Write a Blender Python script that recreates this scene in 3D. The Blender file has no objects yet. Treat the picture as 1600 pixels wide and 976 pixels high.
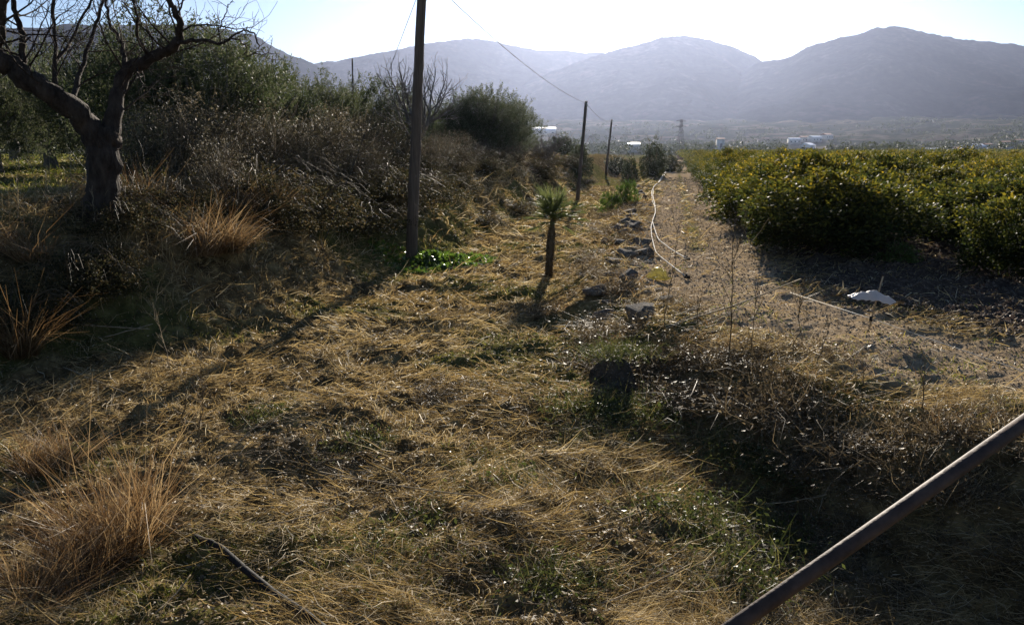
import bpy, math
import numpy as np
from mathutils import Vector

# ---------------------------------------------------------------- camera, sky, sun, exposure
SC = bpy.context.scene
COL = SC.collection
TH = math.radians(11.0)          # camera pitch below the horizon
FP = 1300.0                      # focal length in photo pixels (photo 1600 wide)
EYE = 2.6
cam_d = bpy.data.cameras.new('camera'); cam = bpy.data.objects.new('camera', cam_d); COL.objects.link(cam)
cam_d.sensor_width = 36; cam_d.lens = 36 * FP / 1600
cam_d.clip_start = 0.05; cam_d.clip_end = 20000
cam.location = (0, 0, EYE); cam.rotation_euler = (math.radians(90) - TH, 0, 0)
SC.camera = cam

SUN_EL, SUN_AZ = math.radians(16.5), math.radians(7.0)      # azimuth clockwise from +Y
w = bpy.data.worlds.new('World'); SC.world = w; w.use_nodes = True
nt = w.node_tree; nt.nodes.clear()
sky = nt.nodes.new('ShaderNodeTexSky'); sky.sky_type = 'NISHITA'; sky.sun_disc = False
sky.sun_elevation = SUN_EL; sky.sun_rotation = SUN_AZ
sky.air_density = 0.8; sky.dust_density = 0.15; sky.ozone_density = 3.0
bg = nt.nodes.new('ShaderNodeBackground'); bg.inputs[1].default_value = 0.05
wo = nt.nodes.new('ShaderNodeOutputWorld')
nt.links.new(sky.outputs[0], bg.inputs[0]); nt.links.new(bg.outputs[0], wo.inputs[0])
sun_d = bpy.data.lights.new('sun', 'SUN'); sun = bpy.data.objects.new('sun', sun_d); COL.objects.link(sun)
sun_d.energy = 5.0; sun_d.angle = math.radians(0.5); sun_d.color = (1.0, 0.9, 0.76)
sdir = Vector((math.sin(SUN_AZ) * math.cos(SUN_EL), math.cos(SUN_AZ) * math.cos(SUN_EL), math.sin(SUN_EL)))
sun.rotation_euler = sdir.to_track_quat('Z', 'Y').to_euler(); sun.location = (0, 0, 60)
SC.view_settings.view_transform = 'Standard'; SC.view_settings.look = 'None'
SC.view_settings.exposure = 1.1; SC.view_settings.gamma = 1.0
HAZE_DENSITY, HAZE_ANISO = 0.000046, 0.67
SC.cycles.max_bounces = 6; SC.cycles.diffuse_bounces = 3; SC.cycles.glossy_bounces = 2
SC.cycles.transmission_bounces = 4; SC.cycles.volume_bounces = 0; SC.cycles.transparent_max_bounces = 4
SC.cycles.use_denoising = True; SC.cycles.denoising_input_passes = 'RGB_ALBEDO_NORMAL'; SC.cycles.denoising_prefilter = 'ACCURATE'; SC.cycles.sample_clamp_indirect = 4
SC.cycles.caustics_reflective = False; SC.cycles.caustics_refractive = False

# ---------------------------------------------------------------- helpers
R = np.random.default_rng(11)
def ray(px, py):
    a = (px - 800) / FP; b = (488 - py) / FP
    return np.array([a, math.cos(TH) + b * math.sin(TH), -math.sin(TH) + b * math.cos(TH)])
def at(px, py, Y):
    d = ray(px, py); return np.array([0, 0, EYE]) + d * (Y / d[1])
def hash2(ix, iy, s):
    h = (ix.astype(np.int64) * 374761393 + iy.astype(np.int64) * 668265263 + s * 982451653) & 0xffffffff
    h = ((h ^ (h >> 13)) * 1274126177) & 0xffffffff
    return ((h ^ (h >> 16)) & 0xffffff) / float(0xffffff)
def vnoise(x, y, s=0):
    x = np.asarray(x, float); y = np.asarray(y, float)
    ix = np.floor(x); iy = np.floor(y); fx = x - ix; fy = y - iy
    fx = fx * fx * (3 - 2 * fx); fy = fy * fy * (3 - 2 * fy)
    a = hash2(ix, iy, s); b = hash2(ix + 1, iy, s); c = hash2(ix, iy + 1, s); d = hash2(ix + 1, iy + 1, s)
    return (a * (1 - fx) + b * fx) * (1 - fy) + (c * (1 - fx) + d * fx) * fy
def fbm(x, y, o=4, s=0):
    t = 0; a = 0.5; n = 0
    for i in range(o):
        t = t + a * vnoise(np.asarray(x) * 2 ** i + 17.3 * i, np.asarray(y) * 2 ** i - 9.1 * i, s + i); n += a; a *= .5
    return t / n - 0.5
def sst(a, b, x):
    t = np.clip((x - a) / (b - a), 0, 1); return t * t * (3 - 2 * t)
def sdist(P, x, y):
    """signed distance to an open polyline; positive on its right-hand side when walked from first to last"""
    x = np.asarray(x, float); y = np.asarray(y, float); best = np.full(x.shape, 1e18); sg = np.ones(x.shape)
    for (ax, ay), (bx, by) in zip(P[:-1], P[1:]):
        dx, dy = bx - ax, by - ay; t = np.clip(((x - ax) * dx + (y - ay) * dy) / (dx * dx + dy * dy), 0, 1)
        ex, ey = x - ax - t * dx, y - ay - t * dy; d = ex * ex + ey * ey
        m = d < best; best = np.where(m, d, best); sg = np.where(m, np.sign(dy * ex - dx * ey + 1e-12), sg)
    return np.sqrt(best) * sg
EDGE = [(20, -4), (8, 2.0), (5.2, 4.2), (3.7, 6.2), (2.8, 7.9), (1.95, 10), (1.7, 13.3), (3.8, 26.6), (14.5, 88), (60, 330)]
FOOT = [(-30, 3), (-12, 5.2), (-8.5, 6.6), (-5.6, 8.4), (-3.9, 10.6), (-3.2, 13.4), (-2.6, 17.5), (-1.1, 23), (1.5, 36.5), (4.3, 53), (16.5, 118), (58, 330)]
ROAD = [(20, 2.5), (9, 5.0), (6.2, 6.9), (4.6, 8.7), (3.5, 11.2), (3.3, 14), (3.95, 17.6), (10.9, 54), (17, 86), (40, 205)]
def Hbase(x, y):
    x = np.asarray(x, float); y = np.asarray(y, float)
    e = sdist(EDGE, x, y); f = -sdist(FOOT, x, y)
    r = np.hypot(x, y)
    wob = fbm(x * .35, y * .35, 3, 5) * 0.9
    z = 0.42 * sst(-1.3, 0.1, e + wob * .5) - 0.42 * sst(.6, 2.6, x) * (1 - sst(-1.3, 0.1, e)) * (1 - sst(7, 10.5, y))
    top = 1.62 + 0.012 * np.clip(y - 12, 0, 40)
    bank = sst(0.0, 2.7, f + wob) * top * (1 - sst(110, 190, y)) + 0.42 * sst(0, 3, f) * sst(110, 190, y)
    z = z + bank
    z = z + 1.05 * (1 - sst(0.6, 3.4, y)) * (1 - sst(0, 2, f))
    z = z + 0.10 * np.exp(-(e + .2) ** 2 / .4) * sst(11, 14, y) * (1 - sst(80, 100, y))      # stony berm
    z = z + (0.045 * sst(430, 2000, r) * (r - 430) * sst(0, 600, y))
    z = z + fbm(x * .02, y * .02, 3, 9) * sst(300, 900, r) * 14
    return z
def H(x, y):
    x = np.asarray(x, float); y = np.asarray(y, float); r = np.hypot(x, y)
    rd = np.abs(sdist(ROAD, x, y)); k = 0.35 + .65 * sst(.7, 1.6, rd)
    z = Hbase(x, y)
    n = fbm(x * 1.1, y * 1.1, 3, 21) * .26 + np.abs(fbm(x * 3.3, y * 3.3, 3, 31)) * .30 + fbm(x * 9, y * 9, 2, 41) * .05
    ruts = -0.05 * np.exp(-((rd - .62) / .18) ** 2)
    return z + n * k * (1 - .6 * sst(60, 200, r)) + ruts * (y < 120)
def h1(x, y): return float(H(np.array([x]), np.array([y]))[0])
def gpt(px, py, dz=0.0):
    """the ground point seen at photo pixel px,py"""
    d = ray(px, py); t = np.geomspace(2, 900, 4000)
    X = d[0] * t; Y = d[1] * t; Z = EYE + d[2] * t
    i = int(np.argmax(Z < H(X, Y)))
    return np.array([X[i], Y[i], h1(X[i], Y[i]) + dz])

def mesh(name, V, F, mat=None, smooth=False, tint=None, parent=None, link=True, attrs=None):
    """V (n,3); F an (m,k) array or a list of such arrays"""
    V = np.asarray(V, np.float32); Fs = F if isinstance(F, list) else [F]
    Fs = [np.asarray(f, np.int32) for f in Fs if len(f)]
    me = bpy.data.meshes.new(name)
    me.vertices.add(len(V)); me.vertices.foreach_set('co', V.ravel())
    idx = np.concatenate([f.ravel() for f in Fs]); tot = np.concatenate([np.full(len(f), f.shape[1], np.int32) for f in Fs])
    me.loops.add(len(idx)); me.loops.foreach_set('vertex_index', idx)
    me.polygons.add(len(tot)); me.polygons.foreach_set('loop_start', np.concatenate([[0], np.cumsum(tot)[:-1]]).astype(np.int32))
    if smooth: me.polygons.foreach_set('use_smooth', np.ones(len(tot), bool))
    me.update(calc_edges=True)
    A = dict(attrs or {})
    if tint is not None: A['tint'] = tint
    for k, v in A.items():
        at_ = me.attributes.new(k, 'FLOAT', 'POINT'); at_.data.foreach_set('value', np.asarray(v, np.float32))
    if mat: me.materials.append(mat)
    o = bpy.data.objects.new(name, me)
    if link: COL.objects.link(o)
    if parent: o.parent = parent
    return o
def tag(o, label=None, cat=None, group=None, kind=None):
    if label: o['label'] = label
    if cat: o['category'] = cat
    if group: o['group'] = group
    if kind: o['kind'] = kind
    return o
def empty(name, loc, rz=0, label=None, cat=None, group=None):
    o = bpy.data.objects.new(name, None); COL.objects.link(o); o.location = tuple(float(v) for v in loc); o.rotation_euler = (0, 0, rz)
    o.empty_display_size = .2
    return tag(o, label, cat, group)
def dup(root, loc, rz=0, sc=1.0, label=None, group=None):
    r = root.copy(); COL.objects.link(r); r.location = tuple(float(v) for v in loc); r.rotation_euler = (0, 0, rz)
    r.scale = (sc, sc, sc) if np.isscalar(sc) else tuple(sc)
    if label: r['label'] = label
    if group: r['group'] = group
    for ch in list(root.children):
        c = ch.copy(); COL.objects.link(c); c.parent = r
        for g in ch.children:
            d = g.copy(); COL.objects.link(d); d.parent = c
    return r
class MB:
    def __init__(s): s.V = []; s.F = {3: [], 4: []}; s.n = 0; s.T = []
    def add(s, V, F, t=0.5):
        V = np.asarray(V, float); F = np.asarray(F, int)
        s.V.append(V); s.F[F.shape[1]].append(F + s.n); s.n += len(V)
        s.T.append(np.full(len(V), t) if np.isscalar(t) else np.asarray(t)); return s
    def build(s, name, mat, parent=None, smooth=False):
        Fs = [np.concatenate(v) for v in s.F.values() if v]
        return mesh(name, np.concatenate(s.V), Fs, mat, smooth, np.concatenate(s.T), parent)
    def box(s, c, size, rz=0, t=.5):
        x, y, z = np.array(size) / 2
        v = np.array([[i * x, j * y, k * z] for i in (-1, 1) for j in (-1, 1) for k in (-1, 1)])
        cs, sn = math.cos(rz), math.sin(rz); v = np.stack([v[:, 0] * cs - v[:, 1] * sn, v[:, 0] * sn + v[:, 1] * cs, v[:, 2]], 1) + np.array(c)
        return s.add(v, [[0, 1, 3, 2], [4, 6, 7, 5], [0, 4, 5, 1], [2, 3, 7, 6], [0, 2, 6, 4], [1, 5, 7, 3]], t)
    def tube(s, P, r, sides=6, t=.5, cap=True, rough=0):
        P = np.asarray(P, float); n = len(P); r = np.full(n, r) if np.isscalar(r) else np.asarray(r, float)
        T = np.gradient(P, axis=0); T /= np.linalg.norm(T, axis=1)[:, None] + 1e-12
        u = np.cross(T[0], [0, 0, 1.0]);
        if np.linalg.norm(u) < .1: u = np.cross(T[0], [0, 1.0, 0])
        a = np.arange(sides) * 2 * math.pi / sides; out = []
        for i in range(n):
            u = u - T[i] * u.dot(T[i]); u /= np.linalg.norm(u) + 1e-12; v = np.cross(T[i], u)
            rr = r[i] * (1 + (rough * (hash2(np.arange(sides) * 7 + i // 2, np.full(sides, len(s.V)), 3) - .5) if rough else 0))
            out.append(P[i] + (np.cos(a) * rr)[:, None] * u + (np.sin(a) * rr)[:, None] * v)
        V = np.concatenate(out); i0 = np.arange(n - 1)[:, None] * sides; j = np.arange(sides)[None]; k = (j + 1) % sides
        F = np.stack([i0 + j, i0 + k, i0 + k + sides, i0 + j + sides], -1).reshape(-1, 4)
        s.add(V, F, t)
        if cap:
            m = s.n; s.V.append(np.array([P[0], P[-1]])); s.T.append(np.full(2, .5 if not np.isscalar(t) else t)); s.n += 2
            j = np.arange(sides); k = (j + 1) % sides; b = m - len(V)
            s.F[3].append(np.stack([k + b, j + b, np.full(sides, m)], 1)); e = b + (n - 1) * sides
            s.F[3].append(np.stack([j + e, k + e, np.full(sides, m + 1)], 1))
        return s
def unit(v): return v / (np.linalg.norm(v, axis=-1, keepdims=True) + 1e-12)
def rdir(n, rg=R): return unit(rg.normal(size=(n, 3)))
def leaves(C, D, L, W, rg=R, fold=.15, up=None):
    """diamond leaves: base C, direction D, length L, width W"""
    n = len(C); D = unit(D); S = unit(np.cross(D, rdir(n, rg) if up is None else up)); N = np.cross(D, S)
    L = np.broadcast_to(L, n)[:, None]; W = np.broadcast_to(W, n)[:, None]
    m = C + D * L * .45 - N * W * fold
    V = np.stack([C, m + S * W * .5, C + D * L, m - S * W * .5], 1).reshape(-1, 3)
    return V, np.arange(4 * n).reshape(n, 4)
def blades(B, D0, D1, L, W, rg=R):
    """bent ribbons with three cross sections: base B, direction D0 turning to D1"""
    n = len(B); D0 = unit(D0); D1 = unit(D1); L = np.broadcast_to(L, n)[:, None]; W = np.broadcast_to(W, n)[:, None]
    S = unit(np.cross(D0, rdir(n, rg))); p1 = B + D0 * L * .5; p2 = p1 + D1 * L * .5
    V = np.stack([B - S * W * .5, B + S * W * .5, p1 - S * W * .45, p1 + S * W * .45, p2 - S * W * .1, p2 + S * W * .1], 1).reshape(-1, 3)
    b = np.arange(n)[:, None] * 6; F = np.concatenate([b + np.array([0, 1, 3, 2]), b + np.array([2, 3, 5, 4])]);
    return V, F

# ---------------------------------------------------------------- materials
def mat_base(name):
    m = bpy.data.materials.new(name); m.use_nodes = True; n = m.node_tree; n.nodes.clear()
    return m, n, n.nodes.new('ShaderNodeOutputMaterial')
def N(n, t, **k):
    x = n.nodes.new(t)
    for a, b in k.items(): setattr(x, a, b)
    return x
def ramp(n, fac, stops):
    r = N(n, 'ShaderNodeValToRGB'); e = r.color_ramp.elements
    while len(e) < len(stops): e.new(0.5)
    for i, (p, c) in enumerate(stops): e[i].position = p; e[i].color = (*c, 1)
    n.links.new(fac, r.inputs[0]); return r.outputs[0]
def leafmat(name, stops, trans=.4, rough=.45, spec=.5, tcol=1.3):
    m, n, o = mat_base(name); a = N(n, 'ShaderNodeAttribute', attribute_name='tint')
    oi = N(n, 'ShaderNodeObjectInfo'); ad = N(n, 'ShaderNodeMath', operation='MULTIPLY_ADD'); n.links.new(oi.outputs['Random'], ad.inputs[0]); ad.inputs[1].default_value = .18; n.links.new(a.outputs['Fac'], ad.inputs[2])
    c = ramp(n, ad.outputs[0], stops)
    p = N(n, 'ShaderNodeBsdfPrincipled'); n.links.new(c, p.inputs['Base Color']); p.inputs['Roughness'].default_value = rough; p.inputs['Specular IOR Level'].default_value = spec
    t = N(n, 'ShaderNodeBsdfTranslucent'); g = N(n, 'ShaderNodeHueSaturation'); g.inputs['Value'].default_value = tcol; g.inputs['Saturation'].default_value = 1.1
    n.links.new(c, g.inputs['Color']); n.links.new(g.outputs[0], t.inputs[0])
    mx = N(n, 'ShaderNodeMixShader'); mx.inputs[0].default_value = trans
    n.links.new(p.outputs[0], mx.inputs[1]); n.links.new(t.outputs[0], mx.inputs[2]); n.links.new(mx.outputs[0], o.inputs[0]); return m
def surf(name, c1, c2, scale=5, rough=.8, bump=.3, stretch=(1, 1, 1), spec=.3, detail=8, metal=0, bscale=None, mid=(.35, .65)):
    m, n, o = mat_base(name); tc = N(n, 'ShaderNodeTexCoord'); mp = N(n, 'ShaderNodeMapping'); mp.inputs['Scale'].default_value = stretch
    n.links.new(tc.outputs['Object'], mp.inputs[0]); nz = N(n, 'ShaderNodeTexNoise'); nz.inputs['Scale'].default_value = scale; nz.inputs['Detail'].default_value = detail; nz.inputs['Roughness'].default_value = .65
    n.links.new(mp.outputs[0], nz.inputs['Vector']); c = ramp(n, nz.outputs[0], [(mid[0], c1), (mid[1], c2)])
    p = N(n, 'ShaderNodeBsdfPrincipled'); n.links.new(c, p.inputs['Base Color']); p.inputs['Roughness'].default_value = rough; p.inputs['Specular IOR Level'].default_value = spec; p.inputs['Metallic'].default_value = metal
    if bump:
        nb = N(n, 'ShaderNodeTexNoise'); nb.inputs['Scale'].default_value = bscale or scale * 3; nb.inputs['Detail'].default_value = 6; n.links.new(mp.outputs[0], nb.inputs['Vector'])
        b = N(n, 'ShaderNodeBump'); b.inputs['Strength'].default_value = bump; b.inputs['Distance'].default_value = .05; n.links.new(nb.outputs[0], b.inputs['Height']); n.links.new(b.outputs[0], p.inputs['Normal'])
    n.links.new(p.outputs[0], o.inputs[0]); return m

M = {}
M['bark'] = surf('bark', (.022, .016, .013), (.075, .058, .047), 9, .9, .9, (1, 1, .35), .15)
M['grey_bark'] = surf('grey_bark', (.09, .08, .07), (.2, .18, .16), 14, .85, .5, (1, 1, .3), .2)
M['pole_wood'] = surf('weathered_pole_wood', (.09, .065, .05), (.2, .15, .11), 12, .8, .6, (3, 3, .12), .25)
M['rock'] = surf('limestone', (.11, .095, .078), (.27, .24, .20), 6, .9, .8, spec=.2)
M['olive_leaf'] = leafmat('olive_leaf', [(0, (.028, .04, .018)), (.6, (.056, .07, .032)), (1, (.13, .13, .085))], .42, .6, .1)
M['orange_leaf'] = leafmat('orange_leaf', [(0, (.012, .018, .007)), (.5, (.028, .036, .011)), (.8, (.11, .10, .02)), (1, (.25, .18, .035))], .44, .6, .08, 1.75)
M['bramble_leaf'] = leafmat('bramble_leaf', [(0, (.02, .022, .012)), (.6, (.05, .048, .024)), (1, (.13, .095, .05))], .34, .65, .06)
M['green_leaf'] = leafmat('fresh_leaf', [(0, (.04, .07, .014)), (1, (.11, .17, .035))], .45, .3, .6)
M['green_leaf_dark'] = leafmat('weed_leaf', [(0, (.035, .045, .015)), (.6, (.08, .095, .03)), (1, (.2, .18, .07))], .35, .5, .35)
M['palm_leaf'] = leafmat('palm_leaf', [(0, (.06, .08, .028)), (1, (.16, .18, .07))], .4, .5, .2)
M['straw'] = leafmat('straw', [(0, (.14, .09, .042)), (.35, (.33, .235, .105)), (.75, (.56, .43, .215)), (1, (.74, .65, .46))], .35, .6, .18, 1.15)
M['green_grass'] = leafmat('green_grass', [(0, (.045, .06, .014)), (.6, (.12, .14, .03)), (1, (.28, .24, .07))], .45, .5, .35)
M['rust_grass'] = leafmat('rust_grass', [(0, (.08, .045, .022)), (.6, (.20, .125, .062)), (1, (.38, .28, .16))], .42, .5, .3)
M['dry_weed'] = leafmat('dry_weed', [(0, (.055, .04, .024)), (.6, (.14, .105, .06)), (1, (.36, .28, .17))], .25, .6, .3)
M['scrub_leaf'] = leafmat('scrub_leaf', [(0, (.028, .026, .017)), (.5, (.055, .052, .032)), (.8, (.10, .085, .052)), (1, (.2, .165, .11))], .3, .6, .3)
M['bank_straw'] = leafmat('bank_straw', [(0, (.09, .06, .028)), (.6, (.26, .18, .08)), (1, (.5, .4, .22))], .42, .5, .3)
M['cane'] = surf('dry_cane', (.2, .155, .1), (.42, .34, .22), 20, .85, .2, (1, 1, .3), .08)
M['white_pipe'] = surf('white_plastic_pipe', (.34, .32, .29), (.5, .48, .44), 3, .8, .05, spec=.1)
M['white_bag'] = leafmat('white_plastic_sheet', [(0, (.5, .5, .5)), (1, (.78, .78, .8))], .45, .4, .4, 1.0)
M['yellow_bag'] = leafmat('yellow_plastic_sheet', [(0, (.55, .5, .22)), (1, (.8, .76, .48))], .6, .4, .4, 1.1)
M['black_hose'] = surf('black_rubber', (.012, .012, .013), (.03, .028, .026), 8, .75, .1, spec=.12)
M['steel'] = surf('rusty_steel', (.04, .022, .016), (.10, .06, .043), 14, .68, .12, (1, 1, 1), .3, metal=0)
M['wire'] = surf('dull_wire', (.03, .03, .03), (.06, .055, .055), 5, .9, 0, metal=0)
M['string'] = surf('pale_string', (.5, .46, .38), (.62, .58, .5), 30, .7, 0)
M['plaster'] = surf('pale_plaster', (.55, .52, .47), (.72, .69, .64), .3, .8, 0)
M['roof_tile'] = surf('clay_roof', (.22, .12, .08), (.34, .2, .14), .5, .8, 0)
M['white_roof'] = surf('white_metal_roof', (.7, .7, .7), (.82, .82, .82), .1, .35, 0, spec=.5, metal=.1)
M['dark_glass'] = surf('dark_window', (.03, .035, .04), (.05, .055, .06), 1, .1, 0, spec=.8)
M['far_leaf'] = leafmat('far_leaf', [(0, (.03, .04, .02)), (1, (.08, .09, .04))], .25, .6, .2)

def ground_mat():
    m, n, o = mat_base('ground'); tc = N(n, 'ShaderNodeTexCoord')
    def nz(sc, det=8, ro=.6):
        x = N(n, 'ShaderNodeTexNoise'); x.inputs['Scale'].default_value = sc; x.inputs['Detail'].default_value = det; x.inputs['Roughness'].default_value = ro; n.links.new(tc.outputs['Object'], x.inputs['Vector']); return x.outputs[0]
    def mix(f, a, b):
        x = N(n, 'ShaderNodeMix', data_type='RGBA'); n.links.new(f, x.inputs[0]) if not isinstance(f, float) else None; n.links.new(a, x.inputs[6]); n.links.new(b, x.inputs[7]); return x.outputs[2]
    def attr(k): return N(n, 'ShaderNodeAttribute', attribute_name=k).outputs['Fac']
    base = ramp(n, nz(3.5), [(.3, (.05, .036, .02)), (.5, (.16, .115, .056)), (.68, (.36, .27, .125))])
    green = ramp(n, nz(7), [(.3, (.06, .07, .02)), (.7, (.15, .16, .042))])
    road = ramp(n, nz(6, 10, .75), [(.32, (.26, .19, .12)), (.66, (.50, .39, .26))])
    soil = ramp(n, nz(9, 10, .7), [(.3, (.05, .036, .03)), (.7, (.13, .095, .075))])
    valley = ramp(n, nz(.012, 6, .7), [(.35, (.035, .045, .026)), (.52, (.06, .062, .038)), (.62, (.15, .125, .085)), (.68, (.045, .05, .028))])
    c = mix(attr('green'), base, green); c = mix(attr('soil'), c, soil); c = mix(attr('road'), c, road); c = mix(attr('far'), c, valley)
    p = N(n, 'ShaderNodeBsdfPrincipled'); n.links.new(c, p.inputs['Base Color']); p.inputs['Roughness'].default_value = 1; p.inputs['Specular IOR Level'].default_value = 0
    b = N(n, 'ShaderNodeBump'); b.inputs['Strength'].default_value = .8; b.inputs['Distance'].default_value = .06; n.links.new(nz(28, 8, .7), b.inputs['Height']); n.links.new(b.outputs[0], p.inputs['Normal'])
    n.links.new(p.outputs[0], o.inputs[0]); return m

# ---------------------------------------------------------------- ground
def masks(x, y):
    rd = np.abs(sdist(ROAD, x, y)); e = sdist(EDGE, x, y); f = -sdist(FOOT, x, y)
    nn = fbm(x * .8, y * .8, 3, 61)
    road = (1 - sst(1.0, 1.75, rd + nn * 1.2)) * (y < 260)
    gm = sst(-.02, .14, fbm(x * .45, y * .45, 3, 71))
    green = np.where(f > 1.5, sst(1.5, 5, f) * (0.35 + .65 * gm), gm * .65)
    strip = np.exp(-((rd) / .22) ** 2) * (y < 120) * (y > 18)                       # grass strip along the middle of the track
    road = road * (1 - .55 * strip); green = np.maximum(green, strip * .8)
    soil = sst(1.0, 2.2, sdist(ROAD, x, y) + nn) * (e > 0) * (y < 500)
    far = sst(420, 520, np.hypot(x, y))
    return dict(road=road, green=green, soil=soil, far=far)
azs = np.concatenate([np.radians(np.linspace(-180, -37, 50)[:-1]), np.radians(np.linspace(-37, 37, 900)), np.radians(np.linspace(37, 180, 50)[1:])])
rs = np.concatenate([[0.3, 1.0, 2.0], np.geomspace(2.8, 60, 640), np.geomspace(60, 5000, 190)[1:]])
A_, R_ = np.meshgrid(azs, rs); gx = (np.sin(A_) * R_).ravel(); gy = (np.cos(A_) * R_).ravel()
gz = H(gx, gy); na = len(azs); nr = len(rs)
i = np.arange(nr - 1)[:, None] * na; j = np.arange(na - 1)[None]
Fg = np.stack([i + j, i + j + 1, i + j + na + 1, i + j + na], -1).reshape(-1, 4)
ctr = len(gx); gx = np.append(gx, 0); gy = np.append(gy, 0); gz = np.append(gz, h1(0, 0))
Tg = np.stack([np.full(na - 1, ctr), np.arange(na - 1) + 1, np.arange(na - 1)], 1)
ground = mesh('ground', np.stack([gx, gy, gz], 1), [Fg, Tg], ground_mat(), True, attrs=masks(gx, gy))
tag(ground, kind='structure')

# ---------------------------------------------------------------- mountains
def mount_mat():
    m, n, o = mat_base('mountain_scrub'); tc = N(n, 'ShaderNodeTexCoord')
    a = N(n, 'ShaderNodeTexNoise'); a.inputs['Scale'].default_value = .006; a.inputs['Detail'].default_value = 9; a.inputs['Roughness'].default_value = .7; n.links.new(tc.outputs['Object'], a.inputs['Vector'])
    b = N(n, 'ShaderNodeTexNoise'); b.inputs['Scale'].default_value = .06; b.inputs['Detail'].default_value = 5; n.links.new(tc.outputs['Object'], b.inputs['Vector'])
    ad = N(n, 'ShaderNodeMath', operation='MULTIPLY_ADD'); n.links.new(b.outputs[0], ad.inputs[0]); ad.inputs[1].default_value = .5; n.links.new(a.outputs[0], ad.inputs[2])
    c = ramp(n, ad.outputs[0], [(.62, (.022, .028, .024)), (.80, (.032, .038, .030)), (.95, (.06, .058, .05))])
    p = N(n, 'ShaderNodeBsdfPrincipled'); n.links.new(c, p.inputs['Base Color']); p.inputs['Roughness'].default_value = 1; p.inputs['Specular IOR Level'].default_value = 0
    n.links.new(p.outputs[0], o.inputs[0]); return m
MM = mount_mat()
def mountain(pts, dist, foot, seed):
    """a hill range: its crest line as bearings and heights, its foot and crest distances"""
    P = np.array([ray(px, py) for px, py in pts]); az = np.arctan2(P[:, 0], P[:, 1]); tn = P[:, 2] / np.hypot(P[:, 0], P[:, 1])
    a = np.linspace(az[0], az[-1], 420); tt = np.interp(a, az, tn)
    k = np.ones(9) / 9; tt = np.convolve(np.pad(tt, 4, mode='edge'), k, 'valid')
    t = np.concatenate([np.linspace(0, 1, 110), np.linspace(1, 1.6, 24)[1:]])
    AA, TT = np.meshgrid(a, t); dd = dist * (1 + .08 * np.sin(AA * 9 + seed))
    rad = foot + (dd - foot) * TT; x = np.sin(AA) * rad; y = np.cos(AA) * rad
    ht = np.clip(np.interp(AA, a, tt), 0.002, 1) * dd + EYE
    prof = np.where(TT < 1, TT ** 1.5 * (1 - .0 * TT), 1 - (TT - 1) ** 1.2 * 1.6)
    rid = np.abs(fbm(x * .0022, y * .0022, 4, seed)) * 2
    z = ht * prof - ht * .42 * rid * np.sin(np.clip(TT, 0, 1) * math.pi) ** .8
    z += fbm(x * .03, y * .03, 3, seed + 5) * 9 * sst(0, .2, TT) + vnoise(x * .12, y * .12, seed + 8) * 2.4 * sst(0, .3, TT)
    z = z - 15 * (1 - sst(0, .06, TT))
    na_, nr_ = len(a), len(t); i = np.arange(nr_ - 1)[:, None] * na_; j = np.arange(na_ - 1)[None]
    F = np.stack([i + j, i + j + 1, i + j + na_ + 1, i + j + na_], -1).reshape(-1, 4)
    return tag(mesh('mountain', np.stack([x.ravel(), y.ravel(), z.ravel()], 1), F, MM, True), kind='structure')
mountain([(-500, 120), (-250, 70), (0, 46), (120, 40), (300, 38), (370, 50), (400, 57), (430, 76), (490, 100), (560, 135), (660, 180), (720, 225)], 2300, 1100, 3)
mountain([(380, 170), (440, 120), (490, 99), (520, 97), (600, 82), (660, 70), (730, 60), (770, 65), (830, 78), (940, 84), (1000, 86), (1100, 110), (1200, 150), (1300, 200)], 3300, 1500, 13)
mountain([(640, 215), (740, 165), (830, 125), (900, 98), (945, 84), (980, 75), (1040, 58), (1075, 56), (1120, 66), (1160, 80), (1185, 93), (1220, 118), (1280, 150), (1360, 195), (1420, 225)], 3150, 1400, 23)
mountain([(1060, 220), (1120, 140), (1185, 98), (1230, 93), (1260, 75), (1300, 62), (1340, 55), (1370, 44), (1395, 42), (1430, 48), (1470, 58), (1530, 65), (1600, 72), (1750, 80), (2000, 140), (2200, 190)], 3000, 1250, 33)

# ---------------------------------------------------------------- haze (even density, closed box round everything)
def haze():
    m, n, o = mat_base('haze'); v = N(n, 'ShaderNodeVolumePrincipled')
    v.inputs['Color'].default_value = (.54, .63, .93, 1); v.inputs['Density'].default_value = HAZE_DENSITY; v.inputs['Anisotropy'].default_value = HAZE_ANISO
    for k in ('Density Attribute', 'Color Attribute', 'Temperature Attribute'):
        if k in v.inputs: v.inputs[k].default_value = ''
    n.links.new(v.outputs[0], o.inputs['Volume'])
    b = MB().box((0, 0, 0), (10400, 10400, 1), 0); 
    V = np.concatenate(b.V); V[:, 2] = np.where(V[:, 2] < 0, -40, 620)
    h = mesh('haze', V, b.F[4][0], m); tag(h, kind='stuff'); return h
haze()

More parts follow.
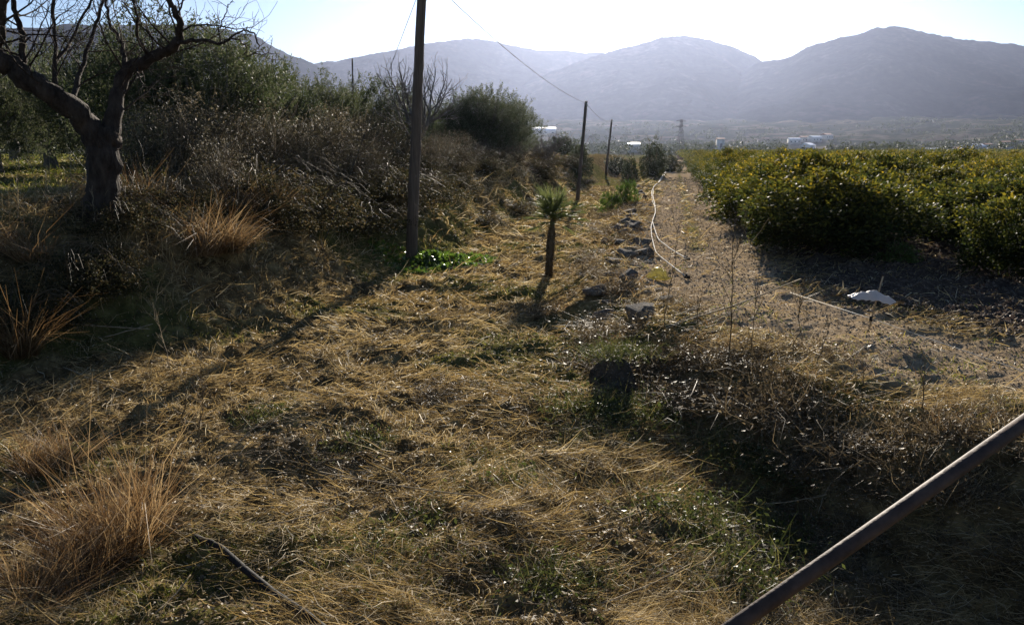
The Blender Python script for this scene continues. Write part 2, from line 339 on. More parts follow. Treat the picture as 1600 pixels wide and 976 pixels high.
# ---------------------------------------------------------------- trees
def grow(mb, p, d, L, r, depth, rg, wig=.25, kids=3, up=.1, ends=None, lmul=.68, seg=5, rtip=.45, minr=.003):
    P = [np.array(p, float)]; d = unit(np.array(d, float)); dd = d
    for k in range(seg):
        dd = unit(dd + rg.normal(0, wig, 3) + np.array([0, 0, up])); P.append(P[-1] + dd * L / seg)
    P = np.array(P); rr = np.linspace(r, max(r * rtip, minr), seg + 1)
    mb.tube(P, rr, 8 if r > .04 else (5 if r > .012 else 3), rg.random(), cap=r > .02)
    if ends is not None and depth <= 1: ends.append((P, depth))
    if depth <= 0: return
    for k in range(kids):
        f = .35 + .65 * (k + rg.random() * .8) / kids; f = min(f, 1); i = min(int(f * seg), seg - 1)
        base = P[i] + (P[i + 1] - P[i]) * (f * seg - i if f < 1 else 1)
        ax = unit(np.cross(dd, rdir(1, rg)[0])); an = rg.uniform(.45, 1.05); nd = unit(P[i + 1] - P[i]) * math.cos(an) + ax * math.sin(an)
        grow(mb, base, nd, L * lmul * rg.uniform(.7, 1.15), max(rr[i] * .62, minr), depth - 1, rg, wig, kids, up, ends, lmul, seg, rtip, minr)
    grow(mb, P[-1], dd, L * lmul, max(rr[-1], minr), depth - 1, rg, wig, kids, up, ends, lmul, seg, rtip, minr)
def cloud(n, rad, rg, flat=1., lump=.35, zmin=-1.0, shell=.55):
    """points spread through an uneven crown of radii rad"""
    d = rdir(n, rg); d[:, 2] = np.where(d[:, 2] < zmin, -d[:, 2], d[:, 2])
    az = np.arctan2(d[:, 1], d[:, 0]); s = rg.integers(1000)
    k = 1 + lump * 2 * fbm(az * 1.6 + 20, d[:, 2] * 2.2 + 9, 3, int(s))
    rr = rg.random(n) ** .5; rr = shell + (1 - shell) * rr; inner = rg.random(n) < .25; rr = np.where(inner, rg.random(n) * shell, rr)
    return d * (rr * k)[:, None] * np.array(rad)

def orange_tree(seed, n=22000, name='orange_tree'):
    rg = np.random.default_rng(seed); root = empty(name, (0, 0, 0))
    mb = MB()
    mb.tube([(0, 0, -.1), (.02, 0, .25), (0, .03, .5)], [.11, .08, .075], 8, .5, rough=.2)
    for k in range(5):
        a = k * 1.26 + rg.random() * .5; grow(mb, (0, .03, .45), (math.cos(a) * .8, math.sin(a) * .8, .9), .8, .04, 2, rg, .15, 2, .05, None, .7, 4)
    mb.build('trunk', M['bark'], root)
    nc = n // 22; C = cloud(nc, (1.6, 1.6, .98), rg, lump=.6, zmin=-.85); C[:, 2] = C[:, 2] * 1.0 + 1.02
    C[:, 2] = np.maximum(C[:, 2], .12 + rg.random(nc) * .3)
    sh = (rg.random(nc) < .12) & (C[:, 2] > 1.4); C[sh, 2] += rg.uniform(.03, .28, sh.sum())
    out = unit(C - np.array([0, 0, 1.0])); q = 22; off = rdir(nc * q, rg) * rg.random((nc * q, 1)) ** .6 * .2
    CC = np.repeat(C, q, 0) + off; D = unit(np.repeat(out, q, 0) * .6 + rdir(nc * q, rg) * .9 + np.array([0, 0, .1]))
    L = rg.uniform(.07, .125, nc * q); V, F = leaves(CC, D, L, L * .48, rg)
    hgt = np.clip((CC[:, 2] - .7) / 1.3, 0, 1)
    t = np.clip(rg.random(nc * q) * .45 + np.repeat(rg.random(nc) * .3, q) + hgt * .25 - .05, 0, 1)       # sunlit tops put into the leaf colour: yellower and lighter with height
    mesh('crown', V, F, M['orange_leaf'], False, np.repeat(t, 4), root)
    return root
ORD = ['zeroth', 'first', 'second', 'third', 'fourth', 'fifth', 'sixth', 'seventh', 'eighth', 'ninth', 'tenth', 'eleventh', 'twelfth', 'thirteenth', 'fourteenth', 'fifteenth', 'sixteenth', 'seventeenth', 'eighteenth', 'nineteenth', 'twentieth']
def word(n):
    if n <= 20: return ORD[n]
    t = ['', '', 'twenty', 'thirty', 'forty', 'fifty', 'sixty', 'seventy'][n // 10]
    return t + '-' + ORD[n % 10] if n % 10 else {20: 'twentieth', 30: 'thirtieth', 40: 'fortieth', 50: 'fiftieth', 60: 'sixtieth', 70: 'seventieth'}[n // 10 * 10]
cand = []; farc = []
for row in range(0, 46):
    u = 3.45 + row * 3.9; y = 17.3 + (row % 2) * .5; k = 0
    while y < 430:
        x = u + .19 * y
        if x / y < .70 and y > 15:
            k += 1; (cand if len(cand) < 0 else farc).append((y, x, row + 1, k))
        y += 3.0 if y < 90 else 3.6
allc = sorted(farc); ind = [c for c in allc if c[0] < 400][:292]; rest = allc[292:]
OG = 'orange trees planted in rows across the plain'
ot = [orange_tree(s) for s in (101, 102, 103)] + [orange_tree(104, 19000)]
for o in ot: tag(o, cat='tree', group=OG)
used = set()
def put_orange(v, x, y, rz, sc, label):
    loc = (x, y, h1(x, y) - .03)
    if v not in used:
        used.add(v); o = ot[v]; o.location = loc; o.rotation_euler = (0, 0, rz); o.scale = sc; o['label'] = label; return o
    return dup(ot[v], loc, rz, sc, label)
rg = np.random.default_rng(5)
put_orange(3, 8.75, 13.9, .4, (.74, .74, .70), 'small orange tree with yellowish leaves standing apart at the near right corner of the orchard')
for (y, x, row, k) in ind:
    s = rg.uniform(.9, 1.12) * (1.08 if y < 24 else 1); jx, jy = rg.normal(0, .12, 2)
    lab = 'orange tree, %s from the near end, in the %s row from the dirt track' % (word(k), word(row))
    put_orange(int(rg.integers(4)), x + jx, y + jy, rg.random() * 6.28, (s * rg.uniform(.86, 1.12), s * rg.uniform(.86, 1.12), s * (rg.uniform(.68, .93) if y > 24 else rg.uniform(.66, .80))), lab)
if rest:
    Y = np.array([c[0] for c in rest]); X = np.array([c[1] for c in rest]); n = len(rest); q = 150
    C = cloud(n * q, (1.65, 1.65, .98), rg, lump=.3, zmin=-.3); C[:, 2] += 1.1
    C += np.repeat(np.stack([X, Y, H(X, Y)], 1), q, 0); L = np.repeat(np.clip(Y / 500, .25, .7), q) * rg.uniform(.7, 1.2, n * q)
    V, F = leaves(C, rdir(n * q, rg) + np.array([0, 0, .2]), L, L * .6, rg)
    tag(mesh('distant_orange_trees', V, F, M['orange_leaf'], False, np.repeat(np.clip(rg.random(n * q) * .7 + .15, 0, 1), 4)), 'far rows of the orange orchard merging into one green band below the hills', 'orchard', kind='stuff')

def olive_tree(seed, n=44000):
    rg = np.random.default_rng(seed); root = empty('olive_tree', (0, 0, 0)); mb = MB(); ends = []
    P = np.array([(0, 0, -.2), (.05, 0, .3), (-.03, .05, .8), (.05, 0, 1.2)]); mb.tube(P, [.34, .24, .2, .2], 10, .5, rough=.3)
    for k in range(5):
        a = k * 1.25 + rg.random() * .6; grow(mb, P[-1] - (0, 0, .1), (math.cos(a) * .7, math.sin(a) * .7, 1), 1.5, .09, 3, rg, .18, 2, .08, ends, .7, 4)
    mb.build('trunk', M['grey_bark'], root)
    q = 26; nc = n // q; C = cloud(nc, (2.3, 2.3, 2.05), rg, lump=.6, zmin=-.98, shell=.4); C[:, 2] += 2.25; C[:, 2] = np.where(C[:, 2] < .5, .15 + rg.random(nc) * 1.1, C[:, 2])
    tw = unit(unit(C - np.array([0, 0, 1.8])) * .5 + rdir(nc, rg) * .4 + np.array([0, 0, .75])); s = rg.random(nc * q)
    TL = np.repeat(rg.uniform(.3, .65, nc), q)
    CC = np.repeat(C, q, 0) + np.repeat(tw, q, 0) * (s * TL)[:, None] + rdir(nc * q, rg) * .05
    D = unit(np.repeat(tw, q, 0) * .8 + rdir(nc * q, rg) * .8); L = rg.uniform(.07, .14, nc * q); V, F = leaves(CC, D, L, L * .27, rg)
    mesh('crown', V, F, M['olive_leaf'], False, np.repeat(np.clip(rg.random(nc * q) * .7 + np.repeat(rg.random(nc) * .3, q), 0, 1), 4), root)
    return root
OLG = 'olive trees standing along the raised left terrace'
olv = [olive_tree(s) for s in (201, 202, 203)]
for o in olv: tag(o, cat='tree', group=OLG)
spots = [  # photo bearing, height of top (photo row), distance, label
    (262, 30, 21, 'tallest olive tree, right behind the bare almond tree on the left'),
    (345, 62, 23.5, 'olive tree just right of the tallest olive, reached by the almond tree\'s long right branch'),
    (430, 112, 26.5, 'olive tree left of the thin vertical post in the olive line'),
    (500, 122, 30, 'olive tree directly below the thin vertical post'),
    (575, 128, 34, 'olive tree left of the nearest wooden pole'),
    (640, 152, 38, 'olive tree directly behind the nearest wooden pole'),
    (702, 160, 43, 'low olive tree just right of the nearest wooden pole'),
    (755, 143, 45, 'round dense olive tree towards the right end of the olive line'),
    (728, 150, 44.5, 'olive tree between the low one and the round dense one'),
    (784, 152, 48, 'olive tree close behind the round dense one'),
    (800, 178, 53, 'olive tree at the right end of the olive line, sloping down to the terrace edge'),
    (150, 62, 27, 'olive tree behind the trunk fork of the bare almond tree'),
    (60, 92, 33, 'olive tree seen through the lower left branches of the almond tree'),
    (-30, 60, 28, 'olive tree cut by the left edge of the photograph'),
    (200, 95, 40, 'olive tree of the back row behind the tallest olive'),
    (10, 120, 48, 'farthest olive tree at the left, behind the sunny grass strips'),
    (545, 150, 45, 'back row olive tree showing between the vertical post and the nearest wooden pole'),
    (400, 120, 44, 'back row olive tree above the long almond branch')]
for i, (px, py, d, lab) in enumerate(spots):
    p = at(px, py, d); z = h1(p[0], d); sc = (p[2] - z) / 4.3
    loc = (p[0], d, z - .05); rz = rg.random() * 6.28; ww = sc * rg.uniform(.95, 1.12); s3 = (ww, ww, sc)
    if i < 3: o = olv[i]; o.location = loc; o.rotation_euler = (0, 0, rz); o.scale = s3; o['label'] = lab
    else: dup(olv[i % 3], loc, rz, s3, lab)

# the bare almond tree at the left: trunk and limbs laid out in the round, twigs grown from them
def almond():
    Y0 = 12.4; b = gpt(160, 345); Y0 = b[1]
    root = empty('almond_tree', b, 0, 'old leafless almond tree with dark gnarled trunk and forking limbs at the left', 'tree')
    rg = np.random.default_rng(77); o = np.array(b); S = Y0 / 12.4
    def L(pts): return np.array([at(px, py, Y0 + dy * S) - o for px, py, dy in pts])
    def W(ws): return np.array(ws) * Y0 / FP / 2
    def fine(P, r, k=4):
        t = np.linspace(0, len(P) - 1, (len(P) - 1) * k + 1); i = np.arange(len(P)); out = np.stack([np.interp(t, i, P[:, c]) for c in range(3)], 1)
        kk = np.array([.25, .5, .25]); q = out.copy(); q[1:-1] = out[:-2] * .25 + out[1:-1] * .5 + out[2:] * .25
        q[1:-1] += rg.normal(0, 1, (len(q) - 2, 3)) * .012; return q, np.interp(t, i, r)
    tr = MB(); P, r = fine(L([(158, 352, 0), (160, 320, 0), (162, 280, 0), (160, 245, 0), (166, 205, .05)]), W([66, 52, 50, 50, 46])); tr.tube(P, r, 14, .5, rough=.35)
    trunk = tr.build('trunk', M['bark'], root, True)
    limbs = [([(160, 232, 0), (140, 200, -.1), (112, 170, -.3), (75, 145, -.5), (40, 122, -.6), (12, 100, -.7), (-25, 72, -.8), (-80, 30, -1)], [44, 38, 36, 34, 33, 31, 27, 20]),
             ([(168, 225, 0), (178, 180, .1), (182, 145, .2), (196, 112, .3), (232, 90, .35), (262, 80, .3), (279, 66, .2), (282, 38, .1), (272, 14, 0), (258, -12, -.1), (240, -60, -.2)], [34, 26, 23, 22, 19, 17, 14, 11, 9, 8, 5]),
             ([(30, 118, -.6), (36, 90, -.5), (34, 55, -.5), (28, 28, -.4), (18, -5, -.4), (5, -50, -.3)], [17, 13, 11, 10, 9, 6]),
             ([(-14, 85, -.7), (4, 50, -.9), (2, 15, -1), (8, -20, -1), (20, -60, -1)], [20, 15, 15, 14, 9]),
             ([(276, 68, .2), (300, 62, 0), (330, 67, -.1), (352, 69, -.2), (362, 56, -.3), (384, 46, -.3), (398, 50, -.3), (402, 68, -.3), (412, 82, -.3), (416, 90, -.3)], [8, 7, 6, 5, 4, 3.4, 3, 2.6, 2, 1.3]),
             ([(345, 69, -.15), (343, 50, -.15), (346, 34, -.2), (354, 18, -.2), (356, 6, -.2), (366, 4, -.2)], [3.6, 3, 2.6, 2, 1.6, 1.1]),
             ([(358, 61, -.2), (375, 62, -.1), (386, 74, 0), (384, 88, .1), (398, 84, .1), (438, 85, .1)], [3.4, 3, 2.6, 2.2, 1.8, 1]),
             ([(84, 150, -.4), (88, 100, -.2), (84, 50, 0), (82, 0, .1), (86, -40, .2)], [11, 8, 7, 6, 4]),
             ([(110, 168, -.3), (126, 110, .3), (145, 50, .6), (160, 5, .8), (172, -40, 1)], [12, 9, 7, 6, 4]),
             ([(84, 105, -.2), (105, 72, .3), (122, 40, .5), (142, 0, .6), (160, -30, .6)], [7, 6, 5, 4, 3]),
             ([(196, 112, .3), (190, 70, .6), (172, 35, .8), (166, 0, 1), (170, -40, 1.2)], [10, 8, 6, 5, 4]),
             ([(232, 90, .3), (212, 55, 0), (215, 20, -.2), (200, -10, -.3), (190, -50, -.4)], [8, 6, 5, 4, 3])]
    for li, (pts, ws) in enumerate(limbs):
        mb = MB(); P, r = fine(L(pts), W(ws) * (.78 if li > 1 else .95)); mb.tube(P, r, 9, .5, rough=.25); br = mb.build('limb', M['bark'], trunk, True)
        tw = MB(); n = 0; sparse = li in (4, 5, 6)
        for k in range(2, len(P) - 1, 2 if not sparse else 4):
            if r[k] > .12 and li < 2 and k < 12: continue
            dirn = unit(P[k + 1] - P[k]); ax = unit(np.cross(dirn, rdir(1, rg)[0])); nd = dirn * .4 + ax + np.array([0, 0, .35])
            grow(tw, P[k], nd, (rg.uniform(.5, 1.1) if not sparse else .22) * S, min(max(r[k] * .35, .006), .016), 2 if not sparse else 1, rg, .22, 3 if not sparse else 2, .05, None, .62, 4, .5, .0028); n += 1
        if n: tw.build('twigs', M['bark'], trunk)
    return root
almond()

def bare_tree(name, px, pyb, pyt, d, label, seed, spread=.9):
    x = at(px, 300, d)[0]; z = h1(x, d); h = at(px, pyt, d)[2] - z; rg = np.random.default_rng(seed)
    root = empty(name, (x, d, z - .05), 0, label, 'tree'); mb = MB(); mb.tube([(0, 0, 0), (.03, .02, h * .15), (0, 0, h * .3)], [.04 * h, .03 * h, .028 * h], 8)
    mb.build('trunk', M['grey_bark'], root); tw = MB()
    for k in range(7):
        a = k * .9 + rg.random() * .5; grow(tw, (0, 0, h * (.22 + .08 * rg.random())), (math.cos(a) * spread, math.sin(a) * spread, 1), h * .38, .018 * h, 3, rg, .12, 3, .1, None, .6, 4, .5, .006 if d < 45 else .012)
    tw.build('branches', M['grey_bark'], root); return root
bare_tree('fig_tree', 655, 240, 88, 31, 'leafless spreading tree with pale upturned branches rising behind the nearest wooden pole', 5)
bare_tree('bare_tree', 856, 262, 205, 50, 'small leafless tree on the bank left of the second pole', 6)

# fan palm in the middle of the field
def palm():
    b = gpt(857, 432); Y = b[1]; root = empty('young_palm', b, 0, 'young fan palm with slender shaggy trunk and bushy green head in the field', 'palm'); rg = np.random.default_rng(9)
    def L(px, py): return at(px, py, Y) - b
    mb = MB(); P = np.array([L(857, 440), L(859, 410), L(860, 385), L(862, 362), L(864, 342)]); mb.tube(P, [.085, .08, .08, .065, .04], 10, .5, rough=.45)
    n = 500; t = rg.random(n) ** 1.1 * .85; B = np.stack([np.interp(t, np.linspace(0, 1, 5), P[:, c]) for c in range(3)], 1); a = rg.random(n) * 6.28
    D = np.stack([np.cos(a) * .6, np.sin(a) * .6, np.where(rg.random(n) < .6, -1.0, .6)], 1); V, F = blades(B + np.stack([np.cos(a), np.sin(a), a * 0], 1) * .05, D, D + (0, 0, -.4), .12, .016, rg)
    mb.add(V, F, .2); mb.build('trunk', M['dry_weed'], root)
    top = P[-1] - (0, 0, .04); stems = MB(); nf = 40
    cols = []
    for i in range(nf):
        az = i * 2.399; el = math.radians(rg.uniform(15, 88)) if i > 8 else math.radians(rg.uniform(-30, 15)); d = np.array([math.cos(az) * math.cos(el), math.sin(az) * math.cos(el), math.sin(el)])
        ln = rg.uniform(.14, .5); e = top + d * ln; stems.tube([top, top + d * ln * .5 + (0, 0, .02), e], [.008, .006, .005], 4)
        m = 26; sp = np.linspace(-1.25, 1.25, m); side = unit(np.cross(d, (0, 0, 1.0)) + 1e-3); nn = np.cross(side, d)
        LD = d * np.cos(sp)[:, None] + side * np.sin(sp)[:, None] + nn * rg.normal(0, .06, (m, 1)); lf = MB()
        V, F = blades(np.repeat(e[None], m, 0), LD, LD + np.array([0, 0, -.25]), rg.uniform(.3, .46, m) * (1 - .12 * np.abs(sp)), .013, rg); lf.add(V, F, rg.random()); lf.build('frond', M['palm_leaf'], root)
    stems.build('leaf_stalks', M['palm_leaf'], root)
palm()

# ---------------------------------------------------------------- poles and wires
def pole(bx, by, tx, ty, Y, w0, label, seed, guy=None):
    b = at(bx, by, Y); z = h1(b[0], Y); b[2] = z; t = at(tx, ty, Y)
    root = empty('utility_pole', b, 0, label, 'pole', 'wooden utility poles along the track'); mb = MB(); n = 14; rg = np.random.default_rng(seed)
    k = np.linspace(0, 1, n)[:, None]; P = (t - b) * k; P[0, 2] -= .3; P[1:-1, :2] += rg.normal(0, .008, (n - 2, 2))
    mb.tube(P, np.linspace(w0, w0 * .72, n), 16, .5, rough=.07); mb.build('post', M['pole_wood'], root, True)
    ins = MB(); e = t - b; ins.tube([e + (0, -.05, -.25), e + (.0, -.16, -.25), e + (0, -.16, -.12)], [.012, .012, .03], 8); ins.build('insulator', M['plaster'], root)
    if guy is not None:
        g = gpt(*guy); m = MB(); m.tube([e + (0, 0, -.3), g - b], .007, 5); m.build('guy_wire', M['wire'], root)
    return t
P1 = gpt(642, 408); ty1 = P1[1]
T1 = pole(642, 408, 660.5, -52, ty1, .135, 'nearest and tallest wooden pole, weathered brown, at the foot of the left bank', 1, (488, 428))
T2 = pole(902, 314, 916, 158, 44.5, .105, 'second wooden pole, thin and leaning right, beyond the fan palm', 2)
T3 = pole(946, 285, 956, 187, 82, .12, 'third and farthest wooden pole beside the far end of the field', 3)
def cable(a, b, sag, label, r):
    t = np.linspace(0, 1, 40)[:, None]; P = a + (b - a) * t; P[:, 2] -= (4 * sag * t * (1 - t))[:, 0]
    mb = MB(); mb.tube(P - a, r, 5); o = mb.build('overhead_cable', M['wire']); o.location = tuple(a); tag(o, label, 'cable', 'overhead cables between the poles')
cable(T1 + (0, -.16, -.14), T2 + (0, -.16, -.14), .35, 'overhead cable sloping down from the nearest pole to the second pole', .009)
cable(T2 + (0, -.16, -.14), T3 + (0, -.16, -.14), .35, 'overhead cable between the second and third poles', .012)
q = at(548, 92, 30); mb = MB(); qz = h1(q[0], 30); mb.tube([(0, 0, 0), (.05, 0, q[2] - qz)], .025, 8); pp = mb.build('thin_post', M['pole_wood']); pp.location = (q[0], 30, qz); tag(pp, 'thin dark vertical post sticking up out of the olive line', 'post')

# ---------------------------------------------------------------- shrubs, brambles, tussocks
def leaf_bush(name, rad, n, lsz, mat, seed, lump=.5, upd=.3, q=12, wr=.55, canes=10, arch=1.0):
    rg = np.random.default_rng(seed); root = empty(name, (0, 0, 0)); mb = MB()
    for k in range(canes):
        a = rg.random() * 6.28; l = rg.uniform(.7, 1.15); tt = np.linspace(0, 1, 7)[:, None]; o = np.array([math.cos(a), math.sin(a), 0])
        P = o * rad[0] * l * tt * 1.05 + np.array([0, 0, 1]) * (np.sin(tt * 2.2 * arch) * rad[2] * rg.uniform(.7, 1.35)) + rg.normal(0, .03, (7, 3)); P[0, 2] = -.05
        mb.tube(P, np.linspace(.011, .004, 7), 4, cap=False)
    mb.build('stems', M['dry_weed'], root)
    nc = n // q; C = cloud(nc, rad, rg, lump=lump, zmin=-.1, shell=.5); C[:, 2] = np.abs(C[:, 2]) + .02
    CC = np.repeat(C, q, 0) + rdir(nc * q, rg) * rg.random((nc * q, 1)) * .14 * rad[0]; D = rdir(nc * q, rg) + np.array([0, 0, upd]); L = rg.uniform(.7, 1.3, nc * q) * lsz
    V, F = leaves(CC, D, L, L * wr, rg); mesh('foliage', V, F, mat, False, np.repeat(np.clip(rg.random(nc * q) * .8 + np.repeat(rg.random(nc) * .2, q), 0, 1), 4), root); return root
def scatter(protos, items, cat, group):
    """items: (x, y, scale3, label)"""
    seen = set()
    for i, (x, y, sc, lab) in enumerate(items):
        v = i % len(protos); loc = (x, y, h1(x, y) - .03); rz = rg.random() * 6.28
        sc = (sc,) * 3 if np.isscalar(sc) else sc
        if v not in seen:
            seen.add(v); o = protos[v]; o.location = loc; o.rotation_euler = (0, 0, rz); o.scale = sc
            for kk, vv in (('label', lab), ('category', cat), ('group', group)): o[kk] = vv
        else:
            o = dup(protos[v], loc, rz, sc, lab, group); o['category'] = cat
br = [leaf_bush('bramble_bush', (1.1, 1.1, .85), 6500, .055, M['bramble_leaf'], s, canes=34, arch=1.1) for s in (301, 302, 303)]
items = []; rb = np.random.default_rng(31)
for k in range(46):
    y = 9.5 * (62 / 9.5) ** ((k + rb.random() * .7) / 46); t = rb.uniform(.35 if y > 17 else 1.3, 3.1); f = FOOT
    # walk along the foot line to get x at this y
    xs = np.interp(y, [p[1] for p in FOOT], [p[0] for p in FOOT]) - t
    s = rb.uniform(.6, 1.05)
    where = 'below the almond tree' if y < 13 else ('left of the nearest wooden pole' if y < P1[1] - .5 else ('behind the nearest wooden pole' if y < 24 else ('between the fan palm and the olive line' if y < 40 else 'towards the second pole')))
    s = s * (.62 if y < 15.5 else 1)
    items.append((xs, y, (s * 1.25, s * 1.25, s * rb.uniform(.6, 1.1)), 'tangled dark bramble bush on the left bank ' + where))
scatter(br, items, 'bush', 'bramble bushes covering the left bank')
def scrub(seed):
    rg = np.random.default_rng(seed); root = empty('scrub_bush', (0, 0, 0)); mb = MB()
    for k in range(16):
        a = rg.random() * 6.28; grow(mb, (rg.normal(0, .25), rg.normal(0, .25), -.05), (math.cos(a) * .35, math.sin(a) * .35, 1), rg.uniform(.7, 1.1), .014, 2, rg, .13, 3, .12, None, .7, 4, .5, .003)
    mb.build('stems', M['dry_weed'], root)
    n = 5200; C = cloud(n, (.95, .95, 1.05), rg, lump=.5, zmin=-.8, shell=.3); C[:, 2] += .95; L = rg.uniform(.03, .075, n); V, F = leaves(C, rdir(n, rg) + (0, 0, .4), L, L * .35, rg)
    mesh('foliage', V, F, M['scrub_leaf'], False, np.repeat(rg.random(n), 4), root); return root
sb_ = [scrub(s) for s in (305, 306, 307)]
items = []; rb = np.random.default_rng(35)
for k in range(24):
    y = 13.5 * (58 / 13.5) ** ((k + rb.random() * .8) / 24); xs = np.interp(y, [p[1] for p in FOOT], [p[0] for p in FOOT]) - rb.uniform(2.4, 5.2)
    if at(300, 300, y)[0] * 0 + xs < at(195, 300, y)[0]: continue
    s = rb.uniform(.7, 1.1) * (.72 if y < 19 else 1); where = 'left of the nearest wooden pole' if y < 19 else ('behind the nearest wooden pole' if y < 30 else 'in front of the farther olive trees')
    items.append((xs, y, (s, s, s * rb.uniform(.55, .95)), 'twiggy brown scrub bush on the left bank rim, ' + where))
for px, d in ((235, 16.5), (290, 17.5), (345, 18.5), (405, 20), (455, 21.5), (510, 23), (560, 25), (600, 27)):
    p = at(px, 250, d); s = rb.uniform(.85, 1.15); items.append((p[0], d, (s * 1.2, s * 1.2, s * .9), 'twiggy grey brown scrub bush standing against the feet of the nearer olive trees'))
scatter(sb_, items, 'bush', 'twiggy scrub bushes on the rim of the left bank')
ev = [leaf_bush('evergreen_shrub', (1.2, 1.2, 2.3), 7000, .12, M['far_leaf'], 311, lump=.4, canes=8)]
def by(px, pyb, d): p = at(px, pyb, d); return p[0], d
items = [(*by(1020, 270, 70), (.95, .95, 1.25), 'tall dark evergreen shrub at the far end of the dirt track'),
         (*by(985, 270, 66), (.65, .65, .85), 'dark shrub left of the tall evergreen at the end of the track'),
         (*by(906, 250, 62), (.85, .85, 1.0), 'round dark shrub on the bank directly behind the second pole'),
         (*by(1045, 262, 88), (1.3, 1.3, .8), 'low dark shrub right of the tall evergreen at the end of the track'),
         (*by(962, 262, 90), (1.5, 1.5, .8), 'low spreading shrub behind the third pole'),
         (*by(880, 262, 70), (1.2, 1.2, .7), 'low shrub between the small leafless tree and the second pole')]
scatter(ev, items, 'shrub', 'dark shrubs at the far end of the field')
fn = [leaf_bush('green_bush', (.55, .55, .95), 3800, .09, M['green_leaf'], 321, lump=.3, upd=1.6, wr=.2, canes=16)]
items = [(*by(954, 331, 34), (1, 1, .85), 'left one of two feathery green bushes below the third pole'), (*by(978, 331, 34), (1.05, 1.05, 1.0), 'right one of two feathery green bushes below the third pole'),
         (*by(1405, 420, 16.2), (.8, .8, .45), 'bright green low plant under the front orange trees')]
scatter(fn, items, 'bush', 'feathery green bushes')

def tussock(seed, n=700, h=.85, rad=.2, mat='rust_grass', spread=.55, w=.004, name='grass_tussock', mess=.3, k0=4):
    """a ragged clump made of several leaning sub-clumps, with bent and broken blades"""
    rg = np.random.default_rng(seed); sub = rg.normal(0, rad * .6, (k0, 2)); lean = rg.normal(0, .3, (k0, 2)); sh = rg.uniform(.6, 1.1, k0); g = rg.integers(0, k0, n)
    a = rg.random(n) * 6.28; r = rg.random(n) ** .7 * rad * .55; B = np.stack([sub[g, 0] + np.cos(a) * r, sub[g, 1] + np.sin(a) * r, np.full(n, -.03)], 1)
    a2 = a + rg.normal(0, .9, n); le = rg.gamma(2, spread * .3, n); D0 = np.stack([np.cos(a2) * le + lean[g, 0], np.sin(a2) * le + lean[g, 1], np.ones(n)], 1)
    brk = rg.random(n) < mess; D1 = D0 + np.stack([np.cos(a2), np.sin(a2), -np.ones(n) * .7], 1) * np.where(brk, rg.uniform(1., 2.6, n), rg.uniform(0, .5, n))[:, None]
    L = rg.gamma(5, .16, n) * h * sh[g]; V, F = blades(B, D0, D1, np.minimum(L, h * 1.5), w * rg.uniform(.5, 1.3, n), rg)
    t = np.repeat(np.clip(rg.beta(2, 2, n) + (rg.random(k0) * .3 - .15)[g], 0, 1), 6)
    return mesh(name, V, F, M[mat], False, t)
def weed(seed, n=260, h=.45, name='dry_weed_clump', mat='dry_weed', nl=700, lsz=.04):
    """a low tangle of crossing stems with shrivelled leaves"""
    rg = np.random.default_rng(seed); B = np.stack([rg.normal(0, .22, n), rg.normal(0, .22, n), np.zeros(n)], 1); D0 = rdir(n, rg); D0[:, 2] = np.abs(D0[:, 2]) * .8 + .15; D1 = unit(D0) + rdir(n, rg) * .8 - (0, 0, .25); L = rg.uniform(.2, 1.2, n) * h
    V, F = blades(B, D0, D1, L, rg.uniform(.002, .005, n), rg)
    k = rg.integers(0, n, nl); C = B[k] + unit(D0[k]) * (L[k] * rg.random(nl) * .8)[:, None] + rg.normal(0, .03, (nl, 3)); C[:, 2] = np.abs(C[:, 2]); Lf = rg.uniform(.5, 1.5, nl) * lsz
    V2, F2 = leaves(C, rdir(nl, rg), Lf, Lf * .45, rg, .4)
    return mesh(name, np.concatenate([V, V2]), [np.concatenate([F, F2 + len(V)])], M[mat], False, np.concatenate([np.repeat(rg.random(n), 6), np.repeat(rg.random(nl) * .7, 4)]))
tr_ = [tussock(s, 900, h) for s, h in ((401, .75), (402, .7), (403, .75))]
def G(px, py, sc, lab): p = gpt(px, py); return (p[0], p[1], sc, lab)
items = [G(205, 845, (1.1, 1.1, 1.1), 'large rusty orange grass tussock in the left foreground'), G(300, 392, (2.0, 2.0, 1.15), 'rusty orange grass tussock on top of the bank right of the almond trunk'),
         G(15, 548, (1.5, 1.5, 1.15), 'orange grass tussock at the left edge halfway up the photo'), G(70, 720, (1.0, 1.0, .5), 'dull brown grass tussock left of the large foreground tussock'),
         G(40, 400, (1.8, 1.8, .9), 'brown grass tussock left of the almond trunk foot'), G(225, 330, (1.5, 1.5, 1.1), 'tall brown grass tussock just right of the almond trunk'),
         G(60, 930, (1.1, 1.1, .6), 'dark brown tussock in the bottom left corner'), G(400, 330, (1.6, 1.6, .9), 'brown tussock at the top of the bank right of the orange tussock'),
         G(150, 880, (1.0, 1.0, .7), 'low brown tussock in front of the large foreground tussock')]
scatter(tr_, items, 'grass tussock', 'rusty grass tussocks')
dg = [weed(s, 620, .26, 'grass_tuft', 'green_leaf_dark', 800, .035) for s in (411, 412)]
